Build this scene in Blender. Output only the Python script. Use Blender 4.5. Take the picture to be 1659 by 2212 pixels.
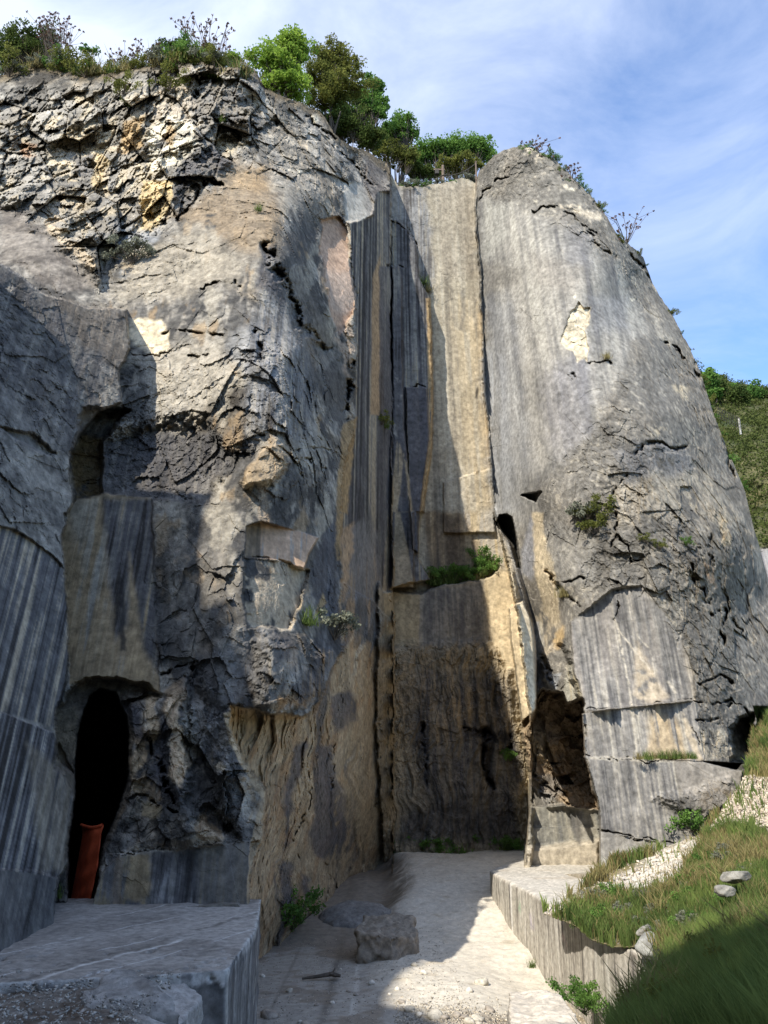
import bpy, bmesh, math, random
import numpy as np
from mathutils import Vector, Matrix

for o in list(bpy.data.objects): bpy.data.objects.remove(o)
SC = bpy.context.scene
COL = SC.collection
rad = math.radians

# ------------------------------------------------------------------ camera, sky, sun, exposure
F = 1840.6                 # focal length in units of the drawing grid (1659 wide x 2212 high)
CU, CV = 829.5, 1106.0
PITCH = rad(17.1)
cam_data = bpy.data.cameras.new('camera')
cam = bpy.data.objects.new('camera', cam_data); COL.objects.link(cam)
cam_data.sensor_fit = 'VERTICAL'
cam_data.angle = 2*math.atan(1106.0/F)
cam_data.clip_start = 0.05; cam_data.clip_end = 3000
cam.location = (0, 0, 0)
cam.rotation_euler = (math.pi/2 + PITCH, 0, 0)
SC.camera = cam

SUN_AZ, SUN_EL = rad(32), rad(40)      # azimuth: degrees to the left of straight behind the camera
TOSUN = Vector((-math.sin(SUN_AZ)*math.cos(SUN_EL), -math.cos(SUN_AZ)*math.cos(SUN_EL), math.sin(SUN_EL)))
sl = bpy.data.lights.new('sun', 'SUN'); sl.energy = 4.0; sl.angle = rad(0.53); sl.color = (1.0, 0.93, 0.82)
sun = bpy.data.objects.new('sun', sl); COL.objects.link(sun)
sun.rotation_euler = TOSUN.to_track_quat('Z', 'Y').to_euler()

W = bpy.data.worlds.new('World'); SC.world = W; W.use_nodes = True
nt = W.node_tree; nt.nodes.clear()
def N(t, tp, **kw):
    n = t.nodes.new(tp)
    for k, v in kw.items():
        if k in ('inputs',):
            for kk, vv in v.items(): n.inputs[kk].default_value = vv
        else: setattr(n, k, v)
    return n
sky = N(nt, 'ShaderNodeTexSky', sky_type='NISHITA', sun_disc=False, sun_elevation=SUN_EL,
        sun_rotation=math.pi + SUN_AZ, altitude=300, air_density=1.0, dust_density=0.6, ozone_density=2.5)
tc = N(nt, 'ShaderNodeTexCoord')
mp = N(nt, 'ShaderNodeMapping'); mp.inputs['Scale'].default_value = (1.5, 1.1, 1.8); mp.inputs['Rotation'].default_value = (0.0, 0.5, 0.2)
n1 = N(nt, 'ShaderNodeTexNoise'); n1.inputs['Scale'].default_value = 2.3; n1.inputs['Detail'].default_value = 9; n1.inputs['Roughness'].default_value = 0.6; n1.inputs['Distortion'].default_value = 0.7
sx = N(nt, 'ShaderNodeSeparateXYZ')
m1 = N(nt, 'ShaderNodeMath', operation='MULTIPLY'); m1.inputs[1].default_value = -0.30
m2 = N(nt, 'ShaderNodeMath', operation='ADD')
m3 = N(nt, 'ShaderNodeMath', operation='MULTIPLY'); m3.inputs[1].default_value = 0.35
m4 = N(nt, 'ShaderNodeMath', operation='ADD')
cr = N(nt, 'ShaderNodeValToRGB')
cr.color_ramp.elements[0].position = 0.38; cr.color_ramp.elements[0].color = (0.05, 0.05, 0.05, 1)
cr.color_ramp.elements[1].position = 0.86; cr.color_ramp.elements[1].color = (0.9, 0.9, 0.9, 1)
mixs = N(nt, 'ShaderNodeMix', data_type='RGBA')
mixs.inputs['B'].default_value = (4.2, 4.65, 5.7, 1)
tint = N(nt, 'ShaderNodeMix', data_type='RGBA', blend_type='MULTIPLY'); tint.inputs['Factor'].default_value = 1
tint.inputs['B'].default_value = (.95, 1.12, 1.3, 1)
bg = N(nt, 'ShaderNodeBackground'); bg.inputs['Strength'].default_value = 0.15
wo = N(nt, 'ShaderNodeOutputWorld')
L = nt.links.new
L(tc.outputs['Generated'], mp.inputs['Vector']); L(mp.outputs['Vector'], n1.inputs['Vector'])
L(tc.outputs['Generated'], sx.inputs['Vector']); L(sx.outputs['X'], m1.inputs[0])
L(n1.outputs['Fac'], m2.inputs[0]); L(m1.outputs[0], m2.inputs[1])
L(sx.outputs['Z'], m3.inputs[0]); L(m2.outputs[0], m4.inputs[0]); L(m3.outputs[0], m4.inputs[1])
m5 = N(nt, 'ShaderNodeMath', operation='ADD'); m5.inputs[1].default_value = -0.09
L(m4.outputs[0], m5.inputs[0])
L(m5.outputs[0], cr.inputs['Fac'])
L(sky.outputs['Color'], tint.inputs['A'])
L(cr.outputs['Color'], mixs.inputs['Factor']); L(tint.outputs['Result'], mixs.inputs['A'])
L(mixs.outputs['Result'], bg.inputs['Color']); L(bg.outputs[0], wo.inputs['Surface'])

SC.view_settings.view_transform = 'Standard'; SC.view_settings.look = 'None'
SC.view_settings.exposure = 0.72; SC.view_settings.gamma = 1
SC.cycles.max_bounces = 6; SC.cycles.diffuse_bounces = 3; SC.cycles.transparent_max_bounces = 6

# ------------------------------------------------------------------ numbers: noise in numpy
rng = np.random.default_rng(7)
def _h(ix, iy, iz, seed):
    h = (ix.astype(np.uint32)*np.uint32(374761393) + iy.astype(np.uint32)*np.uint32(668265263)
         + iz.astype(np.uint32)*np.uint32(2147483647) + np.uint32((seed*974634777 + 12345) & 0xffffffff))
    h ^= h >> np.uint32(13); h *= np.uint32(1274126177); h ^= h >> np.uint32(16); h *= np.uint32(2246822519); h ^= h >> np.uint32(15)
    return h
_G = np.array([(a, b, 0) for a in (-1, 1) for b in (-1, 1)] + [(a, 0, b) for a in (-1, 1) for b in (-1, 1)]
              + [(0, a, b) for a in (-1, 1) for b in (-1, 1)] + [(1, 1, 0), (-1, 1, 0), (0, -1, 1), (0, -1, -1)], dtype=np.float32)
def perlin(x, y, z, seed=0):
    xi = np.floor(x); yi = np.floor(y); zi = np.floor(z)
    fx = (x-xi).astype(np.float32); fy = (y-yi).astype(np.float32); fz = (z-zi).astype(np.float32)
    xi = xi.astype(np.int32); yi = yi.astype(np.int32); zi = zi.astype(np.int32)
    u = fx*fx*fx*(fx*(fx*6-15)+10); v = fy*fy*fy*(fy*(fy*6-15)+10); w = fz*fz*fz*(fz*(fz*6-15)+10)
    def g(a, b, c):
        k = (_h(xi+a, yi+b, zi+c, seed) & np.uint32(15)).astype(np.int32)
        gg = _G[k]
        return gg[..., 0]*(fx-a) + gg[..., 1]*(fy-b) + gg[..., 2]*(fz-c)
    x00 = g(0,0,0)*(1-u)+g(1,0,0)*u; x10 = g(0,1,0)*(1-u)+g(1,1,0)*u
    x01 = g(0,0,1)*(1-u)+g(1,0,1)*u; x11 = g(0,1,1)*(1-u)+g(1,1,1)*u
    return (x00*(1-v)+x10*v)*(1-w) + (x01*(1-v)+x11*v)*w
def fbm(P, freq, octv=4, seed=0, gain=0.5, lac=2.1, ridged=False):
    s = 0; a = 1; t = 0
    fx, fy, fz = (freq if hasattr(freq, '__len__') else (freq,)*3)
    for i in range(octv):
        n = perlin(P[0]*fx, P[1]*fy, P[2]*fz, seed+i*17)
        if ridged: n = 0.5 - 2*np.abs(n)
        s = s + a*n; t += a; a *= gain; fx *= lac; fy *= lac; fz *= lac
    return s/t*(1.0 if ridged else 1.6)
def voro(P, size, seed=0, jit=0.95):
    """nearest feature: returns (F1 distance, F2-F1, cell hash 0..1 x4, offset vector)"""
    x = P[0]/size; y = P[1]/size; z = P[2]/size
    xi = np.floor(x).astype(np.int32); yi = np.floor(y).astype(np.int32); zi = np.floor(z).astype(np.int32)
    d1 = np.full(x.shape, 99, np.float32); d2 = d1.copy(); hh = np.zeros(x.shape, np.uint32)
    ox = np.zeros(x.shape, np.float32); oy = ox.copy(); oz = ox.copy()
    for a in (-1, 0, 1):
        for b in (-1, 0, 1):
            for c in (-1, 0, 1):
                h = _h(xi+a, yi+b, zi+c, seed)
                px = xi+a+0.5+jit*(((h & np.uint32(1023)).astype(np.float32))/1023-0.5)
                py = yi+b+0.5+jit*((((h >> np.uint32(10)) & np.uint32(1023)).astype(np.float32))/1023-0.5)
                pz = zi+c+0.5+jit*((((h >> np.uint32(20)) & np.uint32(1023)).astype(np.float32))/1023-0.5)
                dx = (x-px).astype(np.float32); dy = (y-py).astype(np.float32); dz = (z-pz).astype(np.float32)
                d = dx*dx+dy*dy+dz*dz
                m = d < d1
                d2 = np.where(m, d1, np.minimum(d2, d))
                d1 = np.where(m, d, d1); hh = np.where(m, h, hh)
                ox = np.where(m, dx, ox); oy = np.where(m, dy, oy); oz = np.where(m, dz, oz)
    r = [((_h(hh.astype(np.int64).astype(np.uint32).view(np.int32), np.zeros_like(xi), np.zeros_like(xi), 91+k) & np.uint32(65535)).astype(np.float32))/65535 for k in range(4)]
    d1 = np.sqrt(d1); d2 = np.sqrt(d2)
    return d1, d2-d1, r, (ox*size, oy*size, oz*size)
def facets(P, size, seed=0, slope=0.6, off=0.3):
    d1, e, r, o = voro(P, size, seed)
    return (o[0]*(r[0]-.5)*2*slope + o[2]*(r[1]-.5)*2*slope + (r[2]-.5)*2*off*size), e, r[3]
def sstep(a, b, x):
    t = np.clip((x-a)/(b-a), 0, 1); return t*t*(3-2*t)
def lerp(a, b, t): return a+(b-a)*t

# ------------------------------------------------------------------ geometry of the view: where a sight line meets a depth
sp, cp = math.sin(PITCH), math.cos(PITCH)
def P3(u, v, Y):
    x = (u-CU)/F; y = (CV-v)/F
    dy = cp - y*sp; dz = sp + y*cp
    return x/dy*Y, Y+0*x, dz/dy*Y
def onz(u, v, z):           # point of the horizontal plane z seen at (u,v)
    x = (u-CU)/F; y = (CV-v)/F
    dy = cp - y*sp; dz = sp + y*cp
    return (x/dz*z, dy/dz*z, z)
def q1(*p): return [(a/2, b/2) for a, b in p]
def q2(*p): return [(829.5+a/2, b/2) for a, b in p]
def q3(*p): return [(a/2, 1106+b/2) for a, b in p]
def q4(*p): return [(829.5+a/2, 1106+b/2) for a, b in p]

def sdist(u, v, poly):
    """signed distance to polygon, positive inside"""
    p = np.array(poly, np.float32); n = len(p)
    d = np.full(u.shape, 1e12, np.float32); ins = np.zeros(u.shape, bool)
    for i in range(n):
        ax, ay = p[i]; bx, by = p[(i+1) % n]
        ex, ey = bx-ax, by-ay
        wx = u-ax; wy = v-ay
        t = np.clip((wx*ex+wy*ey)/(ex*ex+ey*ey+1e-9), 0, 1)
        qx = wx-ex*t; qy = wy-ey*t
        d = np.minimum(d, qx*qx+qy*qy)
        if abs(ey) > 1e-9:
            c = ((ay > v) != (by > v)) & (u < ex*(v-ay)/ey+ax)
            ins ^= c
    d = np.sqrt(d)
    return np.where(ins, d, -d)
def ldist(u, v, line):
    d = np.full(u.shape, 1e12, np.float32)
    for (ax, ay), (bx, by) in zip(line[:-1], line[1:]):
        ex, ey = bx-ax, by-ay
        t = np.clip(((u-ax)*ex+(v-ay)*ey)/(ex*ex+ey*ey+1e-9), 0, 1)
        d = np.minimum(d, (u-ax-ex*t)**2+(v-ay-ey*t)**2)
    return np.sqrt(d)
def tps(ctrl, u, v, lam=1e-4):
    c = np.array(ctrl, np.float64); n = len(c); X = c[:, :2]/500; y = c[:, 2]
    def U(r2): return np.where(r2 > 0, r2*np.log(r2+1e-12), 0)
    K = U(((X[:, None]-X[None])**2).sum(-1)) + lam*np.eye(n)
    Pm = np.c_[np.ones(n), X]
    A = np.block([[K, Pm], [Pm.T, np.zeros((3, 3))]])
    w = np.linalg.solve(A, np.r_[y, 0, 0, 0])
    uu = (u/500).astype(np.float32); vv = (v/500).astype(np.float32)
    out = w[n] + w[n+1]*uu + w[n+2]*vv
    for i in range(n):
        r2 = (uu-X[i, 0])**2+(vv-X[i, 1])**2
        out = out + w[i]*U(r2)
    return out.astype(np.float32)

# ------------------------------------------------------------------ mesh helpers
def tag(o, label=None, cat=None, group=None, kind=None):
    if label: o['label'] = label
    if cat: o['category'] = cat
    if group: o['group'] = group
    if kind: o['kind'] = kind
    return o
def mesh_np(name, V, Fc, mat=None, parent=None, col=None, attrs=None, smooth=False):
    """V (n,3), Fc (m,k) all same k"""
    me = bpy.data.meshes.new(name)
    V = np.ascontiguousarray(V, np.float32); Fc = np.ascontiguousarray(Fc, np.int32)
    me.vertices.add(len(V)); me.vertices.foreach_set('co', V.ravel())
    k = Fc.shape[1]
    me.loops.add(Fc.size); me.loops.foreach_set('vertex_index', Fc.ravel())
    me.polygons.add(len(Fc))
    me.polygons.foreach_set('loop_start', np.arange(0, Fc.size, k, dtype=np.int32))
    me.polygons.foreach_set('loop_total', np.full(len(Fc), k, np.int32))
    if smooth: me.polygons.foreach_set('use_smooth', np.ones(len(Fc), bool))
    me.update(calc_edges=True)
    if col is not None:
        a = me.color_attributes.new('albedo', 'FLOAT_COLOR', 'POINT')
        c4 = np.ones((len(V), 4), np.float32); c4[:, :3] = col
        a.data.foreach_set('color', c4.ravel())
    for kx, vx in (attrs or {}).items():
        a = me.attributes.new(kx, 'FLOAT', 'POINT'); a.data.foreach_set('value', np.ascontiguousarray(vx, np.float32))
    if mat: me.materials.append(mat)
    o = bpy.data.objects.new(name, me); COL.objects.link(o)
    if parent: o.parent = parent
    return o
def empty(name, loc=(0, 0, 0)):
    o = bpy.data.objects.new(name, None); COL.objects.link(o); o.location = loc
    o.empty_display_size = 0.2
    return o
def copy_tree(o, parent=None):
    c = o.copy(); COL.objects.link(c); c.parent = parent
    for ch in o.children: copy_tree(ch, c)
    return c

# ------------------------------------------------------------------ materials
def new_mat(name, rough=0.9):
    m = bpy.data.materials.new(name); m.use_nodes = True
    b = m.node_tree.nodes['Principled BSDF']; b.inputs['Roughness'].default_value = rough
    b.inputs['Specular IOR Level'].default_value = 0.25
    return m, m.node_tree, b
def rock_mat(name, scale=6.0, bump=0.6, dist=0.06, vary=0.42, streak=False):
    m, t, b = new_mat(name, 0.88)
    at = N(t, 'ShaderNodeAttribute', attribute_name='albedo')
    ar = N(t, 'ShaderNodeAttribute', attribute_name='rough')
    ge = N(t, 'ShaderNodeNewGeometry')
    n = N(t, 'ShaderNodeTexNoise'); n.inputs['Scale'].default_value = scale; n.inputs['Detail'].default_value = 8; n.inputs['Roughness'].default_value = 0.68
    n2 = N(t, 'ShaderNodeTexNoise'); n2.inputs['Scale'].default_value = scale*3.1; n2.inputs['Detail'].default_value = 5; n2.inputs['Roughness'].default_value = 0.7
    t.links.new(ge.outputs['Position'], n.inputs['Vector']); t.links.new(ge.outputs['Position'], n2.inputs['Vector'])
    mr = N(t, 'ShaderNodeMapRange'); mr.inputs['From Min'].default_value = 0.3; mr.inputs['From Max'].default_value = 0.7
    mr.inputs['To Min'].default_value = 1-vary; mr.inputs['To Max'].default_value = 1+vary
    t.links.new(n.outputs['Fac'], mr.inputs['Value'])
    mx = N(t, 'ShaderNodeMix', data_type='RGBA', blend_type='MULTIPLY'); mx.inputs['Factor'].default_value = 1
    t.links.new(at.outputs['Color'], mx.inputs['A']); t.links.new(mr.outputs[0], mx.inputs['B'])
    # pale lichen and chalk flecks
    r2 = N(t, 'ShaderNodeMapRange'); r2.inputs['From Min'].default_value = 0.63; r2.inputs['From Max'].default_value = 0.72
    r2.inputs['To Min'].default_value = 0; r2.inputs['To Max'].default_value = 0.45
    t.links.new(n2.outputs['Fac'], r2.inputs['Value'])
    fm = N(t, 'ShaderNodeMath', operation='MULTIPLY'); t.links.new(r2.outputs[0], fm.inputs[0]); t.links.new(ar.outputs['Fac'], fm.inputs[1])
    m2 = N(t, 'ShaderNodeMix', data_type='RGBA'); m2.inputs['B'].default_value = (.5, .48, .43, 1)
    t.links.new(fm.outputs[0], m2.inputs['Factor']); t.links.new(mx.outputs['Result'], m2.inputs['A'])
    t.links.new(m2.outputs['Result'], b.inputs['Base Color'])
    n3 = N(t, 'ShaderNodeTexNoise'); n3.inputs['Scale'].default_value = scale*2.2; n3.inputs['Detail'].default_value = 9; n3.inputs['Roughness'].default_value = 0.8; n3.inputs['Distortion'].default_value = .6
    t.links.new(ge.outputs['Position'], n3.inputs['Vector'])
    r3 = N(t, 'ShaderNodeMapRange'); r3.inputs['From Min'].default_value = 0.30; r3.inputs['From Max'].default_value = 0.47
    r3.inputs['To Min'].default_value = 0.28; r3.inputs['To Max'].default_value = 1.0
    t.links.new(n3.outputs['Fac'], r3.inputs['Value'])
    m3 = N(t, 'ShaderNodeMix', data_type='RGBA', blend_type='MULTIPLY'); f3_ = N(t, 'ShaderNodeMath', operation='MULTIPLY_ADD'); f3_.inputs[1].default_value = .75; f3_.inputs[2].default_value = .2
    t.links.new(ar.outputs['Fac'], f3_.inputs[0]); t.links.new(f3_.outputs[0], m3.inputs['Factor'])
    t.links.new(m2.outputs['Result'], m3.inputs['A']); t.links.new(r3.outputs[0], m3.inputs['B']); t.links.new(m3.outputs['Result'], b.inputs['Base Color'])
    ad = N(t, 'ShaderNodeMath', operation='ADD'); t.links.new(n3.outputs['Fac'], ad.inputs[0])
    ms = N(t, 'ShaderNodeMath', operation='MULTIPLY'); ms.inputs[1].default_value = 0.4
    t.links.new(n2.outputs['Fac'], ms.inputs[0]); t.links.new(ms.outputs[0], ad.inputs[1])
    bp = N(t, 'ShaderNodeBump'); bp.inputs['Distance'].default_value = dist
    bs = N(t, 'ShaderNodeMath', operation='MULTIPLY_ADD'); bs.inputs[1].default_value = bump; bs.inputs[2].default_value = 0.12
    t.links.new(ar.outputs['Fac'], bs.inputs[0]); t.links.new(bs.outputs[0], bp.inputs['Strength'])
    t.links.new(ad.outputs[0], bp.inputs['Height']); t.links.new(bp.outputs[0], b.inputs['Normal'])
    return m
M_ROCK = rock_mat('limestone')
M_NEAR = rock_mat('cut_stone', scale=9, dist=0.02)
M_GROUND = rock_mat('quarry_dust', scale=7, dist=0.03, vary=0.22)
def leaf_mat(name, c1, c2, trans=0.35):
    m = bpy.data.materials.new(name); m.use_nodes = True; t = m.node_tree; t.nodes.clear()
    at = N(t, 'ShaderNodeAttribute', attribute_name='tone')
    mx = N(t, 'ShaderNodeMix', data_type='RGBA'); mx.inputs['A'].default_value = (*c1, 1); mx.inputs['B'].default_value = (*c2, 1)
    t.links.new(at.outputs['Fac'], mx.inputs['Factor'])
    d = N(t, 'ShaderNodeBsdfDiffuse'); tr = N(t, 'ShaderNodeBsdfTranslucent'); ms = N(t, 'ShaderNodeMixShader'); ms.inputs[0].default_value = trans
    o = N(t, 'ShaderNodeOutputMaterial')
    t.links.new(mx.outputs['Result'], d.inputs[0]); t.links.new(mx.outputs['Result'], tr.inputs[0])
    t.links.new(d.outputs[0], ms.inputs[1]); t.links.new(tr.outputs[0], ms.inputs[2]); t.links.new(ms.outputs[0], o.inputs[0])
    return m
def plain_mat(name, c, rough=0.8, noise=0.25, scale=8.0, bump=0.3):
    m, t, b = new_mat(name, rough)
    n = N(t, 'ShaderNodeTexNoise'); n.inputs['Scale'].default_value = scale; n.inputs['Detail'].default_value = 6
    g = N(t, 'ShaderNodeTexCoord'); t.links.new(g.outputs['Object'], n.inputs['Vector'])
    mr = N(t, 'ShaderNodeMapRange'); mr.inputs['From Min'].default_value = 0.3; mr.inputs['From Max'].default_value = 0.7
    mr.inputs['To Min'].default_value = 1-noise; mr.inputs['To Max'].default_value = 1+noise
    t.links.new(n.outputs['Fac'], mr.inputs['Value'])
    mx = N(t, 'ShaderNodeMix', data_type='RGBA', blend_type='MULTIPLY'); mx.inputs['Factor'].default_value = 1
    mx.inputs['A'].default_value = (*c, 1); t.links.new(mr.outputs[0], mx.inputs['B']); t.links.new(mx.outputs['Result'], b.inputs['Base Color'])
    bp = N(t, 'ShaderNodeBump'); bp.inputs['Strength'].default_value = bump; bp.inputs['Distance'].default_value = 0.02
    t.links.new(n.outputs['Fac'], bp.inputs['Height']); t.links.new(bp.outputs[0], b.inputs['Normal'])
    return m

# colours of the stone
G = dict(gray=(.25,.24,.225), lgray=(.38,.365,.335), dgray=(.12,.12,.12), black=(.028,.027,.028), cream=(.62,.54,.40),
         white=(.82,.77,.64), tan=(.42,.33,.21), ochre=(.50,.35,.17), pink=(.50,.36,.28), brown=(.20,.15,.10),
         blueg=(.24,.25,.27), warm=(.32,.28,.22), rust=(.40,.22,.11), olive=(.17,.16,.09), buff=(.50,.42,.29), slate=(.085,.085,.095), moss=(.07,.08,.03))

# ================================================================== THE CLIFF
# one continuous rock surface, every point at its own real distance
SKY = q1((-900,300),(-300,290),(0,325),(140,290),(300,300),(380,330),(480,312),(600,292),(700,275),(830,262),(900,275),(1000,292),(1060,283),(1100,300),(1140,370),(1200,410),(1300,440),(1390,490),(1440,570),(1520,630),(1600,665)) \
    + q2((10,700),(36,760),(60,800),(170,806),(250,790),(350,765),(395,790),(412,735),(480,662),(590,625),(680,655),(750,700),(860,810),(940,900),(1010,1010),(1120,1110),(1160,1220),(1240,1350),(1310,1480),(1370,1620),(1420,1770),(1500,1980),(1560,2120),(1600,2290),(1659,2500),(1900,3200))
SKYu = np.array([p[0] for p in SKY]); SKYv = np.array([p[1] for p in SKY])
ug = np.concatenate([np.arange(-430, -10, 14), np.arange(-10, 1670, 2.0), np.arange(1670, 1790, 12)]).astype(np.float32)
NV = 960
vs = np.interp(ug, SKYu, SKYv)
zz = np.zeros_like(ug)
vs = vs + 7*fbm((ug/45, zz, zz), 1, 4, 3) + 5*np.abs(fbm((ug/13, zz, zz), 1, 3, 8))
vb = np.interp(ug, [-430, 540, 600, 1000, 1060, 1800], [2260, 2260, 2120, 2040, 1960, 1960])
tt = np.linspace(0, 1, NV).astype(np.float32)
U_ = np.repeat(ug[None], NV, 0); V_ = (vs[None]+(vb-vs)[None]*tt[:, None]).astype(np.float32)
zz = np.zeros_like(U_)
wn1 = fbm((U_/60, V_/60, zz), 1, 4, 21); wn2 = fbm((U_/60, V_/60, zz+5), 1, 4, 22)
wf1 = fbm((U_/14, V_/14, zz), 1, 3, 31); wf2 = fbm((U_/14, V_/14, zz+5), 1, 3, 32)
def mask(poly, fe=3, warp=1.0):
    """smooth 0..1 cover of a traced outline whose edge wanders like broken rock"""
    p = np.array(poly); mgn = fe+22*warp+2
    a = (U_ > p[:, 0].min()-mgn) & (U_ < p[:, 0].max()+mgn) & (V_ > p[:, 1].min()-mgn) & (V_ < p[:, 1].max()+mgn)
    out = np.zeros(U_.shape, np.float32)
    if not a.any(): return out
    uu = U_[a]+warp*(14*wn1[a]+5*wf1[a]); vv = V_[a]+warp*(14*wn2[a]+5*wf2[a])
    out[a] = sstep(-fe, fe, sdist(uu, vv, poly))
    return out
def lmask(line, w, warp=1.0):
    p = np.array(line); mgn = w*3+20
    a = (U_ > p[:, 0].min()-mgn) & (U_ < p[:, 0].max()+mgn) & (V_ > p[:, 1].min()-mgn) & (V_ < p[:, 1].max()+mgn)
    out = np.zeros(U_.shape, np.float32)
    uu = U_[a]+warp*(14*wn1[a]+5*wf1[a]); vv = V_[a]+warp*(14*wn2[a]+5*wf2[a])
    out[a] = np.exp(-(ldist(uu, vv, line)/w)**2)
    return out

D = tps([(-400,2000,14),(0,2000,15),(130,1960,15),(350,1960,15),(540,1965,15.2),(540,1800,15.4),(350,1700,15.4),(350,1500,16),(500,1500,15.7),(650,1500,17.3),(720,1450,19),
         (350,1300,16.9),(550,1300,16.2),(720,1300,20),(0,1200,17),(250,1080,17.6),(400,1000,18.0),(550,1000,17.4),(680,1000,19.5),(750,1000,23.5),(300,800,19.4),(450,800,18.8),
         (600,750,19.2),(645,760,20.2),(700,760,24.2),(762,760,25.6),(250,600,21.3),(450,560,21),(585,560,20.8),(617,560,21.2),(685,560,25.0),(790,560,27.6),(655,870,19.8),(715,880,23.6),(600,480,22),(680,480,25.8),(0,500,22),(100,520,21.5),(200,400,24.5),(400,400,23.2),(545,400,24),
         (700,400,27.0),(820,420,31.0),(-400,200,29),(0,200,28),(200,200,27.2),(400,160,26.7),(540,150,26.9),(650,230,28.5),(760,320,30.5),(845,385,32.5),(1000,400,34),(1659,600,36),(1659,2000,30)], U_, V_)
R = np.ones(U_.shape, np.float32)       # roughness of the rock: 1 blasted, 0 sawn
B = np.zeros(U_.shape, np.float32)      # loose broken blocks
def flat(poly, pts, d, **kw):
    """a sawn plane through the surface at pts, set back by d"""
    c = []
    for k, (u, v) in enumerate(pts):
        j = int(np.argmin(np.abs(ug-u))); i = int(np.clip(np.searchsorted(V_[:, j], v), 0, NV-1)); c.append((u, v, float(D[i, j])+(d[k] if np.ndim(d) else d)))
    return region(poly, c, **kw)
def region(poly, ctrl=None, off=None, fe=3, warp=1.0, rough=None, lam=1e-4):
    global D, R
    m = mask(poly, fe, warp); a = m > 0
    if ctrl is not None: D[a] = lerp(D[a], tps(ctrl, U_[a], V_[a], lam), m[a])
    if off is not None: D[a] += off*m[a]
    if rough is not None: R = lerp(R, rough, m)
    return m

side = q1((1500,960),(1560,950),(1610,930),(1625,830),(1700,830)) + [(854,700),(854,1300),(838,1420),(735,1330)] + [(738,1250),(735,1100),(745,1000),(765,935),(772,800),(767,650),(752,560),(758,510)]
mSide = region(side, [(765,480,28),(845,480,32.3),(770,800,26.8),(848,800,32.4),(740,1100,25),(845,1100,32.4),(735,1400,25),(845,1400,32.8)], fe=2.5, warp=.35, rough=.12)
back = q2((32,600),(30,1400)) + [(848,1000),(850,1250),(850,1450),(850,2200),(1150,2200),(1150,1600),(1120,1330)] + q2((480,2212),(460,2000),(435,1700),(420,1400),(415,1150),(398,1000),(392,900),(400,790),(410,600))
mBack = region(back, [(850,400,34.2),(1030,400,35.2),(850,900,34.2),(1045,900,35.2),(850,1400,34),(1100,1400,35),(850,1850,33.6),(1150,1850,34.4)], fe=2, warp=.3, rough=.1)
brown = q3((985,838),(1180,868),(1310,885),(1350,860),(1400,770),(1470,600),(1462,420),(1480,300),(1600,380)) + [(850,1350),(852,1900),(856,2300),(300,2300),(545,2040)] + q3((1085,1780),(1078,1600),(1100,1500),(1130,1400),(1152,1210),(1085,1120),(1012,1000),(992,930))
mBrown = region(brown, [(500,1545,16.8),(580,1720,18.6),(560,1960,20),(570,2020,21.5),(620,2000,23.3),(700,1920,26.5),(750,1890,29.5),(848,1840,33.6),(800,2000,31.5),(850,2200,32.5),(600,2200,23),(600,1850,21),(610,1700,20),(700,1700,23.5),(800,1700,29.5),(620,1560,19),
                        (700,1520,21.5),(760,1400,25),(840,1550,32.4),(740,1250,25.2),(845,1250,32.8),(650,1560,20)], fe=2, warp=.6, rough=.8)
butt = q2((410,560),(400,790),(392,900),(398,1000),(415,1150),(420,1400),(435,1700),(460,2000),(475,2212)) + q4((500,60),(560,150),(596,300),(640,480),(650,560),(660,800),(650,900),(640,1000),(630,1200),(620,1400),(600,1500),(600,1900),(2200,1900),(2200,-1500))
mButt = region(butt, [(1035,395,34.4),(1120,320,32.2),(1200,350,31.8),(1030,500,34.6),(1045,800,34.5),(1070,1100,33.6),(1110,1250,31),(1150,500,31.2),(1150,800,29.8),(1170,1050,28.6),(1200,1250,27.6),
                      (1300,470,31.4),(1300,600,29.8),(1300,800,28.3),(1300,1000,27),(1300,1200,26.2),(1400,620,33),(1400,750,30),(1450,900,28.8),(1450,1100,27.2),(1500,800,32.5),(1580,1000,32),(1550,1200,28),
                      (1640,1300,31.5),(1600,1400,28.5),(1500,1400,26),(1400,1400,25.6),(1250,1400,26),(1260,1600,25),(1500,1600,25),(1600,1550,27),(1300,1800,24.4),(1500,1790,24.4),(1260,1850,24.4),
                      (1170,1450,29.3),(1175,1700,29.3),(1150,1840,29.3),(1180,1350,29)], fe=4.5, warp=.12, rough=.6)
# smooth sawn shoulder of the buttress
mSmooth = region(q2((392,880),(430,840),(620,900),(800,1000),(1000,1150),(1130,1400),(900,1850),(680,2100),(640,2300),(470,2300)), fe=22, warp=1.5, rough=.16)
region(q2((1000,1980),(1330,1880),(1480,2212))+q4((1560,400),(1500,820),(1350,800),(1300,560),(1180,390),(1110,310),(960,330),(820,460),(700,400),(690,100),(840,0)), fe=14, rough=1.0)
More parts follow.
